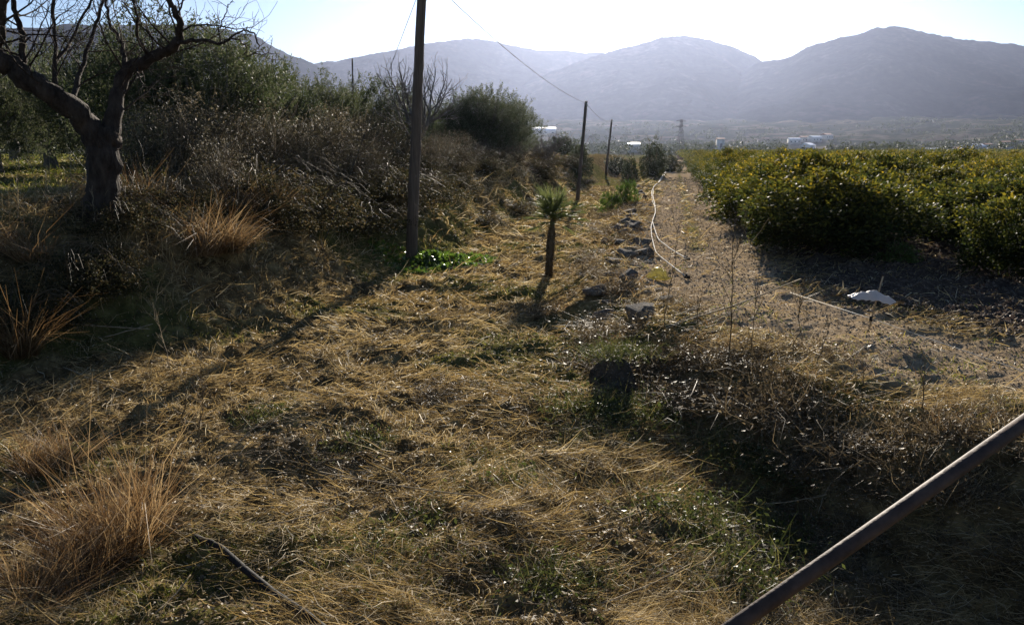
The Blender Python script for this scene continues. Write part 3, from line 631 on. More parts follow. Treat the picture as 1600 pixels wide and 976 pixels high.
items = [G(790, 755, 1.1, 'dark green grass tuft in the middle of the foreground'), G(582, 868, 1.0, 'dark green grass tuft near the bottom centre left'), G(676, 806, .7, 'small bright green grass tuft between the two darker tufts'),
         G(1110, 880, 1.2, 'green weedy tuft left of the steel bar'), G(1060, 800, 1.1, 'green tuft in the shade left of the right slope'), G(1180, 830, 1.1, 'green weedy tuft in the shade close above the steel bar'), G(1010, 640, 1.0, 'green tuft below the square boulder at its right'), G(1230, 730, 1.2, 'green tuft halfway down the shaded right slope'), G(1150, 700, 1.0, 'small green tuft in the hollow below the shaded slope'), G(880, 900, .8, 'small green tuft near the bottom centre right'), G(560, 690, .9, 'pale green tuft left of the middle tuft'), G(935, 632, 1.2, 'dark tuft at the left foot of the square boulder'), G(965, 645, 1.3, 'dark tuft directly in front of the square boulder'), G(930, 690, .8, 'small olive green tuft in front of the square boulder'), G(430, 650, .8, 'pale green tuft left of centre')]
scatter(dg, items, 'grass tuft', 'green grass tufts in the foreground')
wd = [weed(s, 320, .5) for s in (421, 422, 423)]
items = []; rb = np.random.default_rng(32); k = 0
for i in range(96):
    if i < 58:
        t = rb.random(); s0 = np.array([1.3, 10.8]) * (1 - t) + np.array([5.0, 4.2]) * t; x, y = s0 + rb.normal(0, .38, 2) - np.array([.35, .35]); lab = 'clump of dry brown weeds on the shaded slope below the track'
    else:
        y = rb.uniform(11, 36); x = np.interp(y, [10, 13.3, 26.6, 88], [1.95, 1.7, 3.8, 14.5]) + rb.normal(-.35, .35); lab = 'clump of dry brown weeds among the stones beside the track'
    items.append((x, y, rb.uniform(.55, 1.15), lab))
for i in range(46):                                         # low weeds in the shaded hollow and over the field
    if i < 26: p = gpt(rb.uniform(1080, 1590), rb.uniform(700, 975)); lab = 'low dark weed clump in the shaded hollow around the steel bar'
    else: p = gpt(rb.uniform(380, 1000), rb.uniform(520, 960)); lab = 'low dry weed clump standing out of the matted straw in mid field'
    s_ = rb.uniform(.35, .8); items.append((p[0], p[1], (s_, s_, s_ * .7), lab))
for (px, py, c_, lab) in [(1005, 512, 1.5, 'large dark weed clump on the stone line left of the cane heap'), (945, 505, 1.2, 'dark weed clump beside the flat pale-topped stone'), (930, 420, 1.1, 'dark weed clump on the stone line right of the fan palm'),
                          (975, 375, 1.3, 'dark weed clump beside the bend of the white pipes'), (1015, 570, 1.2, 'dark weed clump right of the square boulder'), (1080, 620, 1.4, 'wide dark weed clump below the square boulder at its right'), (1290, 560, 1.3, 'wide dark weed clump left of the stake foot'), (1230, 640, 1.4, 'wide dark weed clump on the crest of the shaded slope')]:
    p = gpt(px, py); items.append((p[0], p[1], c_, lab))
items = [(a_, b_, ((c_,) * 3 if np.isscalar(c_) else c_), d_) for a_, b_, c_, d_ in items]
items = [(a_, b_, (c_[0] * rb.uniform(.7, 1.2), c_[1] * rb.uniform(.7, 1.2), c_[2] * rb.uniform(.4, .85)), d_) for a_, b_, c_, d_ in items]
scatter(wd, items, 'weeds', 'dry weed clumps')

# tall dry stalks
def stalk(px0, py0, px1, py1, label, mat='dry_weed', r=.006, twigs=7, seed=0, bush=.25):
    b = gpt(px0, py0); t = at(px1, py1, b[1]) - b; rgs = np.random.default_rng(seed); tt = np.linspace(0, 1, 9)[:, None]
    P = t * tt + rgs.normal(0, .012, (9, 3)); P[0] = (0, 0, -.04); mb = MB(); mb.tube(P, np.linspace(r, r * .35, 9), 5)
    L_ = np.linalg.norm(t)
    for k in range(twigs):
        i = rgs.integers(2, 8); a = rgs.random() * 6.28; grow(mb, P[i], (math.cos(a) * .6, math.sin(a) * .6, 1), L_ * bush * rgs.uniform(.5, 1.1), r * .5, 1, rgs, .12, 2, .1, None, .6, 3, .5, .0018)
    o = mb.build('dry_stalk', M[mat]); o.location = tuple(b); tag(o, label, 'stalk', 'tall dry weed stalks')
stalk(1140, 598, 1147, 350, 'tallest thin reddish stalk standing in front of the dirt track', r=.008, seed=1, twigs=10)
stalk(1172, 590, 1182, 440, 'thin stalk just right of the tallest stalk', seed=2)
stalk(1238, 572, 1258, 425, 'thin dark stalk left of the stake with the white bag', seed=3, twigs=9)
stalk(1032, 540, 1064, 335, 'thin leaning stalk left of the tallest stalk, beside the white pipes', seed=4)
stalk(1085, 560, 1098, 440, 'short thin stalk between the leaning stalk and the tallest stalk', seed=5)
stalk(1275, 575, 1300, 500, 'short bent stalk right of the thin dark stalk', seed=6)
stalk(268, 580, 238, 468, 'pale feathery stalk at the foot of the dark left bank', 'cane', .006, 9, 7, .2)
stalk(312, 700, 316, 545, 'dark stalk right of the large foreground tussock', seed=8, twigs=12, bush=.2)
stalk(285, 690, 292, 590, 'short dark stalk beside the large foreground tussock', seed=9, twigs=9)
stalk(1440, 640, 1448, 560, 'short twiggy stalk on the right bank edge', seed=10)
stalk(1345, 640, 1352, 560, 'short twiggy stalk in front of the stake', seed=11)
rs_ = np.random.default_rng(44)
for i in range(40):                                         # long grass stems over the almond tree's foot and bank top
    px = rs_.uniform(5, 560); py = rs_.uniform(292, 372); h = rs_.uniform(60, 130)
    stalk(px, py, px + rs_.uniform(-28, 8), py - h, 'slim pale grass stem arching above the left bank', 'cane' if i % 3 == 0 else 'dry_weed', .0055, 4, 100 + i, .15)

# rocks
def rock(seed, sc=(1, 1, .7), name='stone'):
    rg = np.random.default_rng(seed); import bmesh
    bm = bmesh.new(); bmesh.ops.create_icosphere(bm, subdivisions=4, radius=.5); V = np.array([v.co for v in bm.verts])
    for k in range(16):
        n = rdir(1, rg)[0]; c = rg.uniform(.27, .42); d = V @ n; V = V - np.outer(np.maximum(d - c, 0), n)
    V = V * (1 + .12 * fbm(V[:, 0] * 5 + seed, V[:, 1] * 5 + V[:, 2] * 3, 3, seed))[:, None] * np.array(sc) * 1.2; 
    F = np.array([[v.index for v in f.verts] for f in bm.faces]); bm.free(); V[:, 2] += .25 * sc[2]
    return mesh(name, V, F, M['rock'], False)
M['rock'] = surf('lichened_stone', (.075, .062, .05), (.25, .22, .18), 5, .95, .9, spec=.1)
rk = [rock(s, (1, rg.uniform(.7, 1), rg.uniform(.55, .8))) for s in range(501, 506)]
items = [G(935, 458, (.46, .4, .3), 'flat pale-topped stone left of the track'), G(1000, 492, (.5, .45, .42), 'dark stone lump beside the yellow bag'), G(945, 500, (.5, .42, .45), 'dark rounded stone below the flat pale-topped stone'),
         G(1040, 470, (.3, .26, .2), 'small stone below the yellow bag')]
rb = np.random.default_rng(33)
for i in range(70):
    y = 11.5 * (60 / 11.5) ** (rb.random()); x = np.interp(y, [10, 13.3, 26.6, 88], [1.95, 1.7, 3.8, 14.5]) + rb.normal(-.05, .33); s = rb.uniform(.16, .5)
    items.append((x, y, (s, s * rb.uniform(.7, 1), s * rb.uniform(.6, 1)), 'grey stone in the tumbled stone line between the field and the track'))
scatter(rk, items, 'stone', 'stones in the tumbled line beside the track')
b = gpt(962, 628); bo = rock(520, (.85, .7, 1.0), 'boulder'); bo.data.materials[0] = surf('dark_stone', (.05, .04, .03), (.13, .105, .08), 9, .95, .9, spec=.1); bo.location = (b[0], b[1] + .2, b[2] - .12); bo.scale = (.66, .6, .66); tag(bo, 'dark square boulder with grass on its top, right of centre', 'boulder')
tf = weed(430, 700, .22, 'grass_tuft', 'green_leaf_dark', 300, .03); tf.location = (b[0], b[1] + .2, b[2] + .47); tag(tf, 'thin grass growing over the top of the dark square boulder', 'grass tuft')
# pebbles on the track and clods under the orange trees
def pebbles(name, n, mat, xs, ys, smin, smax, label):
    base = np.array([[1, 0, 0], [0, 1, 0], [-1, 0, 0], [0, -1, 0], [0, 0, .7], [0, 0, -.5]], float); Ft = np.array([[0, 1, 4], [1, 2, 4], [2, 3, 4], [3, 0, 4], [1, 0, 5], [2, 1, 5], [3, 2, 5], [0, 3, 5]])
    s = rg.uniform(smin, smax, n) * (1 + ys / 25); V = base[None] * s[:, None, None] * rg.uniform(.6, 1.2, (n, 6, 1)); a = rg.random(n) * 6.28; c, s2 = np.cos(a)[:, None], np.sin(a)[:, None]
    V = np.stack([V[..., 0] * c - V[..., 1] * s2, V[..., 0] * s2 + V[..., 1] * c, V[..., 2]], -1) + np.stack([xs, ys, H(xs, ys)], 1)[:, None]
    o = mesh(name, V.reshape(-1, 3), (Ft[None] + np.arange(n)[:, None, None] * 6).reshape(-1, 3), mat); tag(o, label, name.replace('_', ' '), kind='stuff')
n = 26000; ys = 5.5 * (70 / 5.5) ** rg.random(n); xs = np.interp(ys, [p[1] for p in ROAD], [p[0] for p in ROAD]) + rg.normal(.3, 1.5, n)
m = sdist(EDGE, xs, ys) > .1; pebbles('gravel', int(m.sum()), M['rock'], xs[m], ys[m], .004, .016, 'loose pale pebbles scattered over the dirt track')
n = 16000; ys = 6.5 * (40 / 6.5) ** rg.random(n); xs = ys * rg.uniform(.3, .66, n); m = sdist(ROAD, xs, ys) > 1.2
pebbles('soil_clods', int(m.sum()), surf('clod_soil', (.07, .05, .038), (.16, .12, .09), 9, .9, 0), xs[m], ys[m], .01, .03, 'dark clods on the bare soil beside the orange trees')

# ---------------------------------------------------------------- ground cover (uncountable)
def sample(n, r0, r1, amin, amax, rg): r = r0 * (r1 / r0) ** rg.random(n); a = np.radians(rg.uniform(amin, amax, n)); return np.sin(a) * r, np.cos(a) * r
def wid(y, w, k=.00055): return np.maximum(w, k * y)
rg = np.random.default_rng(60)
# flattened dry straw
x, y = sample(300000, 3.6, 60, -36, 36, rg); mk = masks(x, y); e = sdist(EDGE, x, y); f = -sdist(FOOT, x, y)
cl = fbm(x * 1.3, y * 1.3, 3, 91)
keep = (rg.random(len(x)) < np.clip(.5 + cl * 3.6, .04, 1)) & (rg.random(len(x)) > mk['road'] * .9) & (rg.random(len(x)) > mk['soil'] * .85) & ~((f > 3) & (y > 20))
x, y, e = x[keep], y[keep], e[keep]; n = len(x); z = H(x, y) + rg.random(n) ** 2 * .07
sw = fbm(x * .5, y * .5, 2, 95) * 9; a = sw + rg.normal(0, .8, n); el = rg.normal(.12, .28, n)
D0 = np.stack([np.cos(a) * np.cos(el), np.sin(a) * np.cos(el), np.sin(el)], 1); D1 = D0 + rg.normal(0, .35, (n, 3)) + (0, 0, -.1)
L = np.minimum(rg.gamma(3, .045, n), .36) * (1 + y / 40); V, F = blades(np.stack([x, y, z], 1), D0, D1, L, wid(y, .0029, .0006) * np.minimum(rg.gamma(4, .24, n), 1.7), rg)
t = np.clip(rg.beta(1.5, 2.2, n) + fbm(x * .6, y * .6, 3, 97) * .5, 0, 1)
tag(mesh('dry_straw', V, F, M['straw'], False, np.repeat(t, 6)), 'mown dry grass lying matted over the whole field', 'dry grass', kind='stuff')
x, y = sample(110000, 3.6, 22, -36, 36, rg); mk = masks(x, y); k_ = rg.random(len(x)) > mk['road'] * .7; x, y = x[k_], y[k_]; n = len(x)
L = rg.uniform(.012, .045, n); V, F = leaves(np.stack([x, y, H(x, y) + rg.random(n) * .03], 1), rdir(n, rg) * (1, 1, .35), L, L * rg.uniform(.2, .6, n), rg, .3)
tag(mesh('leaf_litter', V, F, M['dry_weed'], False, np.repeat(np.clip(rg.random(n) * 1.1, 0, 1), 4)), 'crumbs of dead leaves and broken straw lying on the soil', 'leaf litter', kind='stuff')
# short standing blades, dry and green
def standing(nm, n, mat, dens, h0, h1_, label, rr=(3.6, 60), w0=.0028, tint=None, ang=(-36, 36)):
    x, y = sample(n, rr[0], rr[1], ang[0], ang[1], rg); k = rg.random(n) < dens(x, y); x, y = x[k], y[k]; n = len(x)
    lump = np.clip(.55 + fbm(x * 1.8, y * 1.8, 3, 101) * 2.2, .15, 1.6)
    a = rg.random(n) * 6.28; le = rg.uniform(.1, 1.1, n); D0 = np.stack([np.cos(a) * le, np.sin(a) * le, np.ones(n)], 1); D1 = D0 + np.stack([np.cos(a), np.sin(a), -np.ones(n)], 1) * rg.uniform(.2, 1.1, (n, 1))
    V, F = blades(np.stack([x, y, H(x, y) - .01], 1), D0, D1, rg.uniform(h0, h1_, n) * lump, wid(y, w0, .0007) * rg.uniform(.6, 1.3, n), rg)
    return tag(mesh(nm, V, F, M[mat], False, np.repeat(rg.random(n), 6)), label, nm.replace('_', ' '), kind='stuff')
def d_dry(x, y):
    mk = masks(x, y); return np.clip(.5 + fbm(x * 1.6, y * 1.6, 3, 111) * 2.5, 0, 1) * (1 - .93 * mk['road']) * (1 - .9 * mk['soil'])
standing('dry_grass', 150000, 'straw', d_dry, .05, .17, 'short dry grass stubble standing all over the field')
def d_green(x, y):
    mk = masks(x, y); return np.clip(mk['green'] * 1.3 - .05, 0, 1) * (1 - .9 * mk['road'] * (1 - mk['green'])) * (1 - .9 * mk['soil'])
standing('green_grass', 150000, 'green_grass', d_green, .04, .14, 'patches of short green grass among the dry straw', (3.6, 75))
def d_bank(x, y):
    f = -sdist(FOOT, x, y); return sst(.2, 1.5, f) * (1 - sst(4, 9, f)) * np.clip(.6 + fbm(x, y, 3, 115) * 2, 0, 1)
standing('bank_grass', 110000, 'bank_straw', d_bank, .18, .62, 'tall brown grass on the slope and rim of the left bank', (8, 70), .004, ang=(-40, 8))
def d_slope(x, y):
    e = sdist(EDGE, x, y); return np.exp(-((e + .5) / .8) ** 2) * np.clip(.6 + fbm(x * 1.5, y * 1.5, 3, 116) * 2.4, 0, 1)
standing('slope_grass', 60000, 'rust_grass', d_slope, .08, .3, 'brown grass and weeds on the right slope below the track', (3.8, 40), .0035, ang=(-2, 37))
def d_terr(x, y):
    f = -sdist(FOOT, x, y); return sst(4, 6, f) * .9
standing('meadow_grass', 60000, 'green_grass', d_terr, .1, .3, 'bright green meadow grass under the olive trees', (16, 120), .004, ang=(-37, 6))
# leafy plants at the pole's foot
n = 5200; a = rg.random(n) * 6.28; r = rg.random(n) ** .7; cx, cy = P1[0] + .55, P1[1] - .1
x = cx + np.cos(a) * r * 1.5; y = cy + np.sin(a) * r * 1.5; C = np.stack([x, y, H(x, y) + rg.random(n) * .16 * (1.2 - r)], 1); L = rg.uniform(.05, .13, n)
V, F = leaves(C, rdir(n) * (1, 1, .5) + (0, 0, .4), L, L * .6, rg); tag(mesh('ground_ivy', V, F, M['green_leaf'], False, np.repeat(rg.random(n), 4)), 'bright green leafy ground cover around the foot of the nearest wooden pole', 'ground cover', kind='stuff')

# ---------------------------------------------------------------- fallen canes and reeds
def stick(pts, r, name, label, group, mat='cane', cat='cane'):
    P = np.array(pts); o0 = P[0].copy(); mb = MB(); t = np.linspace(0, 1, len(P)); T = np.linspace(0, 1, 8); Q = np.stack([np.interp(T, t, P[:, c]) for c in range(3)], 1) - o0; Q[1:-1] += rg.normal(0, min(.008, r * .35), (6, 3))
    mb.tube(Q, np.linspace(r, r * .6, 8), 6); o = mb.build(name, M[mat], None, True); o.location = tuple(o0); tag(o, label, cat, group)
def lay(p0, p1, dz=.08): a = gpt(*p0); b = gpt(*p1); m = (a + b) / 2; m[2] = max(m[2], h1(m[0], m[1])); return [a + (0, 0, dz), m + (0, 0, dz), b + (0, 0, dz * 1.6)]
CG = 'cut canes lying beside the track'
stick(lay((1040, 528), (1250, 455), .12), .013, 'fallen_cane', 'longest pale cane, pointing up right towards the orange trees', CG)
for i, (p0, p1) in enumerate([((1050, 505), (1100, 485)), ((1055, 530), (1165, 490)), ((1070, 515), (1150, 500)), ((1048, 518), (1105, 505)), ((1065, 540), (1150, 512)), ((1100, 520), (1180, 478)), ((1090, 500), (1150, 478))]):
    stick(lay(p0, p1, rg.uniform(.03, .1)), rg.uniform(.004, .008), 'fallen_cane', 'short pale cane in the loose heap under the tallest stalk', CG)
stick(lay((1075, 590), (1148, 568), .1), .009, 'fallen_cane', 'pale cane lying alone below the cane heap', CG)
SG = 'pale fallen sticks on the field'
for p0, p1, r, lab in [((85, 514), (235, 527), .011, 'long pale stick at the foot of the dark left bank'), ((165, 535), (240, 520), .008, 'short pale stick crossing the long one at the left bank'), ((100, 583), (205, 632), .008, 'pale stick slanting down at the left above the big tussock'),
                       ((430, 835), (560, 800), .006, 'pale stick in the lower left centre'), ((610, 790), (650, 860), .005, 'thin stick left of the small bright green tuft'), ((880, 850), (1010, 820), .005, 'thin pale stick near the bottom centre'),
                       ((500, 750), (760, 800), .006, 'long thin stick crossing the foreground centre'), ((245, 975), (300, 925), .006, 'short pale stick at the bottom left'), ((1010, 910), (1080, 870), .006, 'pale stick left of the lower end of the steel bar'),
                       ((700, 640), (745, 622), .007, 'short pale stick in the middle of the field'), ((1180, 800), (1290, 795), .006, 'thin pale stick on the shaded ground above the steel bar'), ((940, 960), (1080, 905), .005, 'long thin straw stick at the bottom centre right')]:
    stick(lay(p0, p1, .07), r, 'fallen_stick', lab, SG, 'cane', 'stick')
c0 = gpt(405, 715); rr_ = np.random.default_rng(88)
for i in range(46):
    a = rr_.normal(.75, .7); L = rr_.uniform(.15, .42); s = c0 + (rr_.normal(-.0, .26), rr_.normal(0, .26), 0); s[2] = h1(s[0], s[1]) + rr_.uniform(.04, .16); e = s + np.array([math.cos(a) * L, math.sin(a) * L, rr_.normal(.02, .06)]); e[2] = max(e[2], h1(e[0], e[1]) + .03)
    stick([s, (s + e) / 2 + (0, 0, .02), e], rr_.uniform(.002, .0038), 'cut_reed', 'thin pale reed in the heap of cut reeds right of the large tussock', 'cut reeds heaped in the left foreground', 'cane', 'reed')
lw = np.random.default_rng(89)
for i in range(70):
    px = lw.uniform(330, 1300); py = lw.uniform(560, 970); a = lw.random() * 6.28; L = lw.uniform(.12, .4); s = gpt(px, py); s[2] += lw.uniform(.03, .09); e = s + np.array([math.cos(a) * L, math.sin(a) * L, 0]); e[2] = h1(e[0], e[1]) + lw.uniform(.02, .1)
    m_ = (s + e) / 2 + lw.normal(0, .03, 3); m_[2] = max(m_[2], h1(m_[0], m_[1]) + .04)
    stick([s, m_, e], lw.uniform(.0018, .0032), 'loose_reed', 'thin loose reed lying on the matted grass of the foreground', 'loose reeds strewn over the foreground', 'cane', 'reed')

# ---------------------------------------------------------------- white pipes, hose, bags, stake, string
def pipe(pts, r, label, name='irrigation_pipe', mat='white_pipe', group='white irrigation pipes beside the track', dz=.05, valve=True):
    P = np.array([gpt(*p) + (0, 0, dz) for p in pts]); t = np.arange(len(P)); T = np.linspace(0, len(P) - 1, 60); Q = np.stack([np.interp(T, t, P[:, c]) for c in range(3)], 1)
    for _ in range(1): Q[1:-1] = Q[:-2] * .25 + Q[1:-1] * .5 + Q[2:] * .25
    Q[:, 2] = np.maximum(Q[:, 2], H(Q[:, 0], Q[:, 1]) + r); o0 = Q[0].copy(); root = empty(name, o0, 0, label, 'pipe', group); rr = np.maximum(r, Q[:, 1] * .0004) if name == 'irrigation_pipe' else r
    mb = MB(); mb.tube(Q - o0, rr, 8); mb.build('tube', M[mat], root, True)
    if valve: v = MB(); v.tube([Q[-1] - o0 - (.03, .0, 0), Q[-1] - o0 + (.06, -.03, 0)], [.028, .028], 8); v.tube([Q[-1] - o0, Q[-1] - o0 + (0, 0, .06)], [.015, .02], 8); v.build('valve', M['black_hose'], root, True)
pipe([(1040, 270), (1033, 279), (1028, 288), (1021, 294), (1020, 308), (1023, 322), (1024, 336), (1019, 348), (1022, 358), (1028, 377), (1048, 393), (1073, 408)], .012, 'right one of two thin white pipes running beside the dirt track')
pipe([(1038, 274), (1031, 285), (1023, 291), (1018, 301), (1019, 316), (1025, 330), (1021, 344), (1017, 357), (1018, 372), (1024, 397), (1031, 405), (1072, 437)], .012, 'left one of two thin white pipes running beside the dirt track')
pipe([(305, 852), (345, 868), (385, 905), (430, 942), (480, 976), (520, 1010)], .022, 'black hose emerging from the straw at the bottom left', 'garden_hose', 'black_hose', None, .06, False)
def crumple(name, p, size, mat, label, seed):
    rgc = np.random.default_rng(seed); import bmesh
    bm = bmesh.new(); bmesh.ops.create_icosphere(bm, subdivisions=4, radius=.5); V = np.array([v.co for v in bm.verts]); F = np.array([[v.index for v in f.verts] for f in bm.faces]); bm.free()
    k = 1 + 1.3 * fbm(V[:, 0] * 4 + seed, V[:, 1] * 4 + V[:, 2] * 5, 4, seed) + .25 * np.abs(np.sin(np.arctan2(V[:, 1], V[:, 0]) * 5 + V[:, 2] * 4)); V = V * k[:, None] * np.array(size); V[:, 2] = np.where(V[:, 2] < 0, V[:, 2] * .45, V[:, 2])
    o = mesh(name, V, F, M[mat], False); o.location = tuple(p); tag(o, label, 'bag'); return o
yb = gpt(1028, 438, .06); crumple('plastic_bag', yb, (.3, .2, .2), 'yellow_bag', 'crumpled pale yellow bag lying beside the white pipes', 3)
sb = gpt(1355, 518); st = at(1380, 432, sb[1]); root = empty('stake', sb, 0, 'thin pale stake leaning right beside the shaded edge of the track', 'stake'); mb = MB()
mb.tube([(0, 0, -.1), (st - sb) * .5, st - sb], [.011, .011, .009], 8); mb.build('rod', M['cane'], root, True); mb = MB(); k = (st - sb) * .24; mb.tube([k - (.0, 0, .03), k + (0, 0, .03)], [.02, .02], 8); mb.build('clip', M['black_hose'], root, True)
cp = sb + (st - sb) * .66
nr2, na2 = 12, 64; rgp = np.random.default_rng(8); RR, AA = np.meshgrid(np.linspace(0, 1, nr2) ** .8, np.arange(na2) * 2 * math.pi / na2, indexing='ij')
fo = np.sin(AA * 4 + 1.3) * .5 + np.sin(AA * 7 + 3 * RR) * .35 + np.sin(AA * 11 + 2) * .2; ex = 1 + .3 * np.cos(AA * 2 + .4) + .18 * np.sin(AA * 5 + 2)
Vx = RR * ex * np.cos(AA) * .21 - .03 * RR; Vy = RR * ex * np.sin(AA) * .12; Vz = -.12 * RR ** 1.3 + fo * .022 * RR + (vnoise(Vx * 26 + 9, Vy * 26, 4) - .5) * .035; Vz -= .035 * np.clip(Vx / .2, -1, 1) * RR
ii = np.arange(nr2 - 1)[:, None] * na2; jj = np.arange(na2)[None]; k2 = (jj + 1) % na2
shp = mesh('plastic_sheet', np.stack([Vx.ravel(), Vy.ravel(), Vz.ravel()], 1), np.stack([ii + jj, ii + k2, ii + k2 + na2, ii + jj + na2], -1).reshape(-1, 4), M['white_bag'], False, np.repeat(.6, nr2 * na2))
so_ = shp.modifiers.new('thick', 'SOLIDIFY'); so_.thickness = .004; shp.location = tuple(cp + (-.06, .0, .06)); tag(shp, 'crumpled white plastic sheet caught on the leaning stake', 'plastic sheet')
mb = MB(); Q = [at(1235, 457, 12.4), sb + (st - sb) * .24, at(1600, 580, sb[1] - 2.4), at(1800, 640, sb[1] - 3.6)]; Q = np.array(Q); Q[:, 2] = np.maximum(Q[:, 2], H(Q[:, 0], Q[:, 1]) + .1)
mb.tube(Q - Q[0], .0045, 5); so = mb.build('string', M['string']); so.location = tuple(Q[0]); tag(so, 'pale string stretched from the cane heap past the leaning stake to the right edge', 'string')

# steel bar in the right foreground
a = at(1130, 990, 2.15); b2 = at(1640, 632, 2.55); d = (b2 - a); lo = a - d * .75; hi = b2 + d * .35
root = empty('steel_bar', lo, 0, 'rusty brown steel bar slanting across the bottom right corner', 'bar'); mb = MB()
mb.tube([v - lo for v in (lo, lo + (hi - lo) * .5, hi)], .0235, 24); mb.build('tube', M['steel'], root, True)
mb = MB(); g = h1(hi[0], hi[1]); mb.box(((hi - lo)[0] + .03, (hi - lo)[1], ((hi[2] + g) / 2 - lo[2])), (.06, .06, hi[2] - g + .3)); mb.build('post', M['steel'], root)

# ---------------------------------------------------------------- far valley: woods, houses, pylon
HOUSES = [(1520, 640, 40), (1453, 560, 18), (1580, 740, 16), (1125, 600, 7), (990, 560, 8), (1262, 1030, 34)]
rg = np.random.default_rng(70)
n = 6500; r = 430 * (1700 / 430) ** rg.random(n); a = np.radians(rg.uniform(-36, 36, n)); x = np.sin(a) * r; y = np.cos(a) * r
k = (fbm(x * .008, y * .008, 3, 121) + .06 > rg.random(n) * .12) | (rg.random(n) < .15); pxw = 800 + FP * (x / y) / math.cos(TH)
for hx, hY, hw in HOUSES: k &= ~((np.abs(pxw - hx) < hw) & (r < hY + 15))
x, y, r = x[k], y[k], r[k]; n = len(x); q = 40
hh = rg.uniform(3, 6.5, n) * (1 + (r - 400) / 2500); C = cloud(n * q, (1, 1, 1), rg, lump=.4, zmin=-.2) * np.repeat(np.stack([hh * .55, hh * .55, hh * .5], 1), q, 0)
C += np.repeat(np.stack([x, y, H(x, y) + hh * .42], 1), q, 0); L = np.repeat(hh * .28, q) * rg.uniform(.6, 1.2, n * q); V, F = leaves(C, rdir(n * q, rg), L, L * .7, rg)
tag(mesh('distant_woodland', V, F, M['far_leaf'], False, np.repeat(rg.random(n * q), 4)), 'hazy woodland and hedges on the valley floor below the mountains', 'woodland', kind='stuff')
fs = leaf_bush('distant_tree', (2.4, 2.4, 5), 1500, .7, M['far_leaf'], 331, lump=.4, canes=4)
items = []
for px, d, s, lab in [(1299, 440, .95, 'taller dark tree left of the pair at the far edge of the orchard'), (1312, 440, .7, 'lower dark tree at the right of the far pair behind the orchard'), (1175, 445, .8, 'dark tree at the far orchard edge left of the pair'), (1398, 450, .8, 'dark tree at the far orchard edge below the white shed'),
                      (1525, 450, .75, 'dark tree at the far orchard edge below the white farmhouse'), (1260, 450, .55, 'small dark tree at the far orchard edge'), (1585, 460, .95, 'dark tree at the right edge of the far plain'), (1096, 440, .6, 'dark tree near the pylon at the far orchard edge')]:
    p = at(px, 235, d); items.append((p[0], d, s, lab))
scatter([fs], items, 'tree', 'single dark trees at the far edge of the orchard')
def house(px, Y, w, dpt, h, roof, label, ang=0, nwin=3, name='farmhouse'):
    p = at(px, 230, Y); z = h1(p[0], Y); root = empty(name, (p[0], Y, z), ang, label, 'building'); 
    MB().box((0, 0, h / 2 - .5), (w, dpt, h + 1)).build('wall', M['plaster'], root)
    mb = MB(); e = .4; rh = h + w * 0 + dpt * .22; mb.add([(-w / 2 - e, -dpt / 2 - e, h), (w / 2 + e, -dpt / 2 - e, h), (w / 2 + e, dpt / 2 + e, h), (-w / 2 - e, dpt / 2 + e, h), (-w / 2 - e, 0, rh), (w / 2 + e, 0, rh)], [[0, 1, 5, 4], [2, 3, 4, 5]]); mb.add([(-w / 2 - e, -dpt / 2 - e, h), (-w / 2 - e, dpt / 2 + e, h), (-w / 2 - e, 0, rh), (w / 2 + e, -dpt / 2 - e, h), (w / 2 + e, dpt / 2 + e, h), (w / 2 + e, 0, rh)], [[0, 2, 1], [3, 4, 5]]); mb.build('roof', M[roof], root)
    for i in range(nwin): MB().box((-w / 2 + (i + .5) * w / nwin, -dpt / 2 - .03, h * .5), (w / nwin * .35, .08, h * .3)).build('window', M['dark_glass'], root)
house(1520, 640, 15, 9, 7, 'white_roof', 'largest white farmhouse far away at the right', .2, 5); house(1497, 650, 6, 6, 6, 'roof_tile', 'narrow white house left of the largest farmhouse'); house(1543, 660, 6, 5, 7, 'roof_tile', 'tall narrow white house right of the largest farmhouse', .3)
house(1453, 560, 14, 9, 2.6, 'white_roof', 'long low white shed standing alone left of the farmhouses', 0, 2, 'shed'); house(1572, 720, 9, 7, 5, 'roof_tile', 'small pale house near the right edge of the far plain'); house(1590, 760, 8, 7, 4.5, 'roof_tile', 'rightmost small pale house at the edge of the photo')
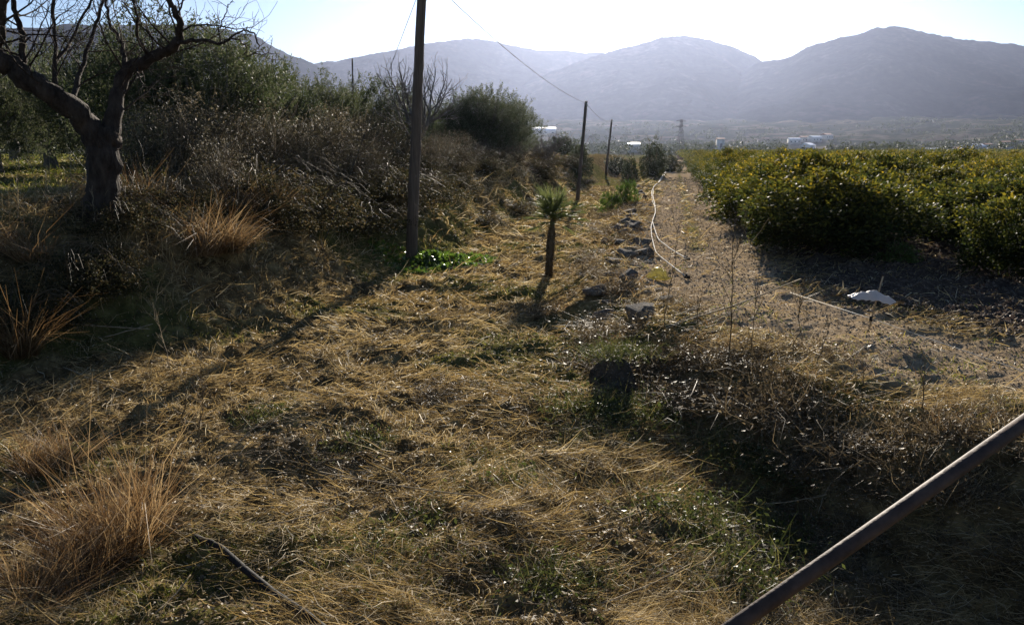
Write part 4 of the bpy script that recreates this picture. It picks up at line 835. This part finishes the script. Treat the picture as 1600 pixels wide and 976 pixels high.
for i, (px, Y, w_) in enumerate([(1240, 1000, 13), (1256, 1020, 12), (1272, 1010, 14), (1290, 1030, 13), (1262, 800, 12)]): house(px, Y, w_, 10, 5, ('white_roof', 'roof_tile')[i % 2], '%s pale building from the left in the hazy hamlet above the orchard' % ORD[i + 1] if i < 4 else 'pale building below the hazy hamlet above the orchard', .2 * i)
house(1125, 600, 5, 5, 8, 'roof_tile', 'small pale tower-like house right of the pylon', 0, 1); house(990, 560, 7, 6, 5, 'white_roof', 'small white house beyond the end of the field left of the pylon', .1, 2)
house(688, 1450, 70, 30, 9, 'white_roof', 'long glaring white roof on the hillside just right of the nearest wooden pole', .05, 6, 'warehouse'); house(779, 1400, 22, 30, 14, 'white_roof', 'short bright white hall on the hillside above the round olive tree', .0, 3, 'warehouse'); house(838, 1420, 64, 26, 7, 'white_roof', 'long thin bright white roof on the hillside right of the olive line', 0, 6, 'warehouse')
# lattice pylon
p = at(1063, 235, 420); z = h1(p[0], 420); root = empty('power_pylon', (p[0], 420, z), .3, 'grey lattice pylon faint in the haze beyond the end of the track', 'pylon'); hgt = 17.5; mb = MB()
def wd_(t): return 1.6 * (1 - t) + .35 * t
for sx in (-1, 1):
    for sy in (-1, 1): mb.tube([(sx * wd_(0), sy * wd_(0), 0), (sx * wd_(1), sy * wd_(1), hgt)], .09, 4)
for k in range(9):
    t0, t1 = k / 9, (k + 1) / 9
    for sx, sy, ex, ey in ((-1, -1, 1, -1), (1, -1, 1, 1), (1, 1, -1, 1), (-1, 1, -1, -1)):
        mb.tube([(sx * wd_(t0), sy * wd_(t0), t0 * hgt), (ex * wd_(t1), ey * wd_(t1), t1 * hgt)], .05, 3); mb.tube([(ex * wd_(t0), ey * wd_(t0), t0 * hgt), (sx * wd_(t1), sy * wd_(t1), t1 * hgt)], .05, 3)
mb.build('lattice_tower', M['wire'], root)
for hh_ in (.8, .95):
    m2 = MB(); m2.tube([(-2.8, 0, hgt * hh_), (2.8, 0, hgt * hh_)], .1, 4); m2.tube([(-2.8, 0, hgt * hh_), (0, 0, hgt * hh_ + .8), (2.8, 0, hgt * hh_)], .06, 3); m2.build('cross_arm', M['wire'], root)
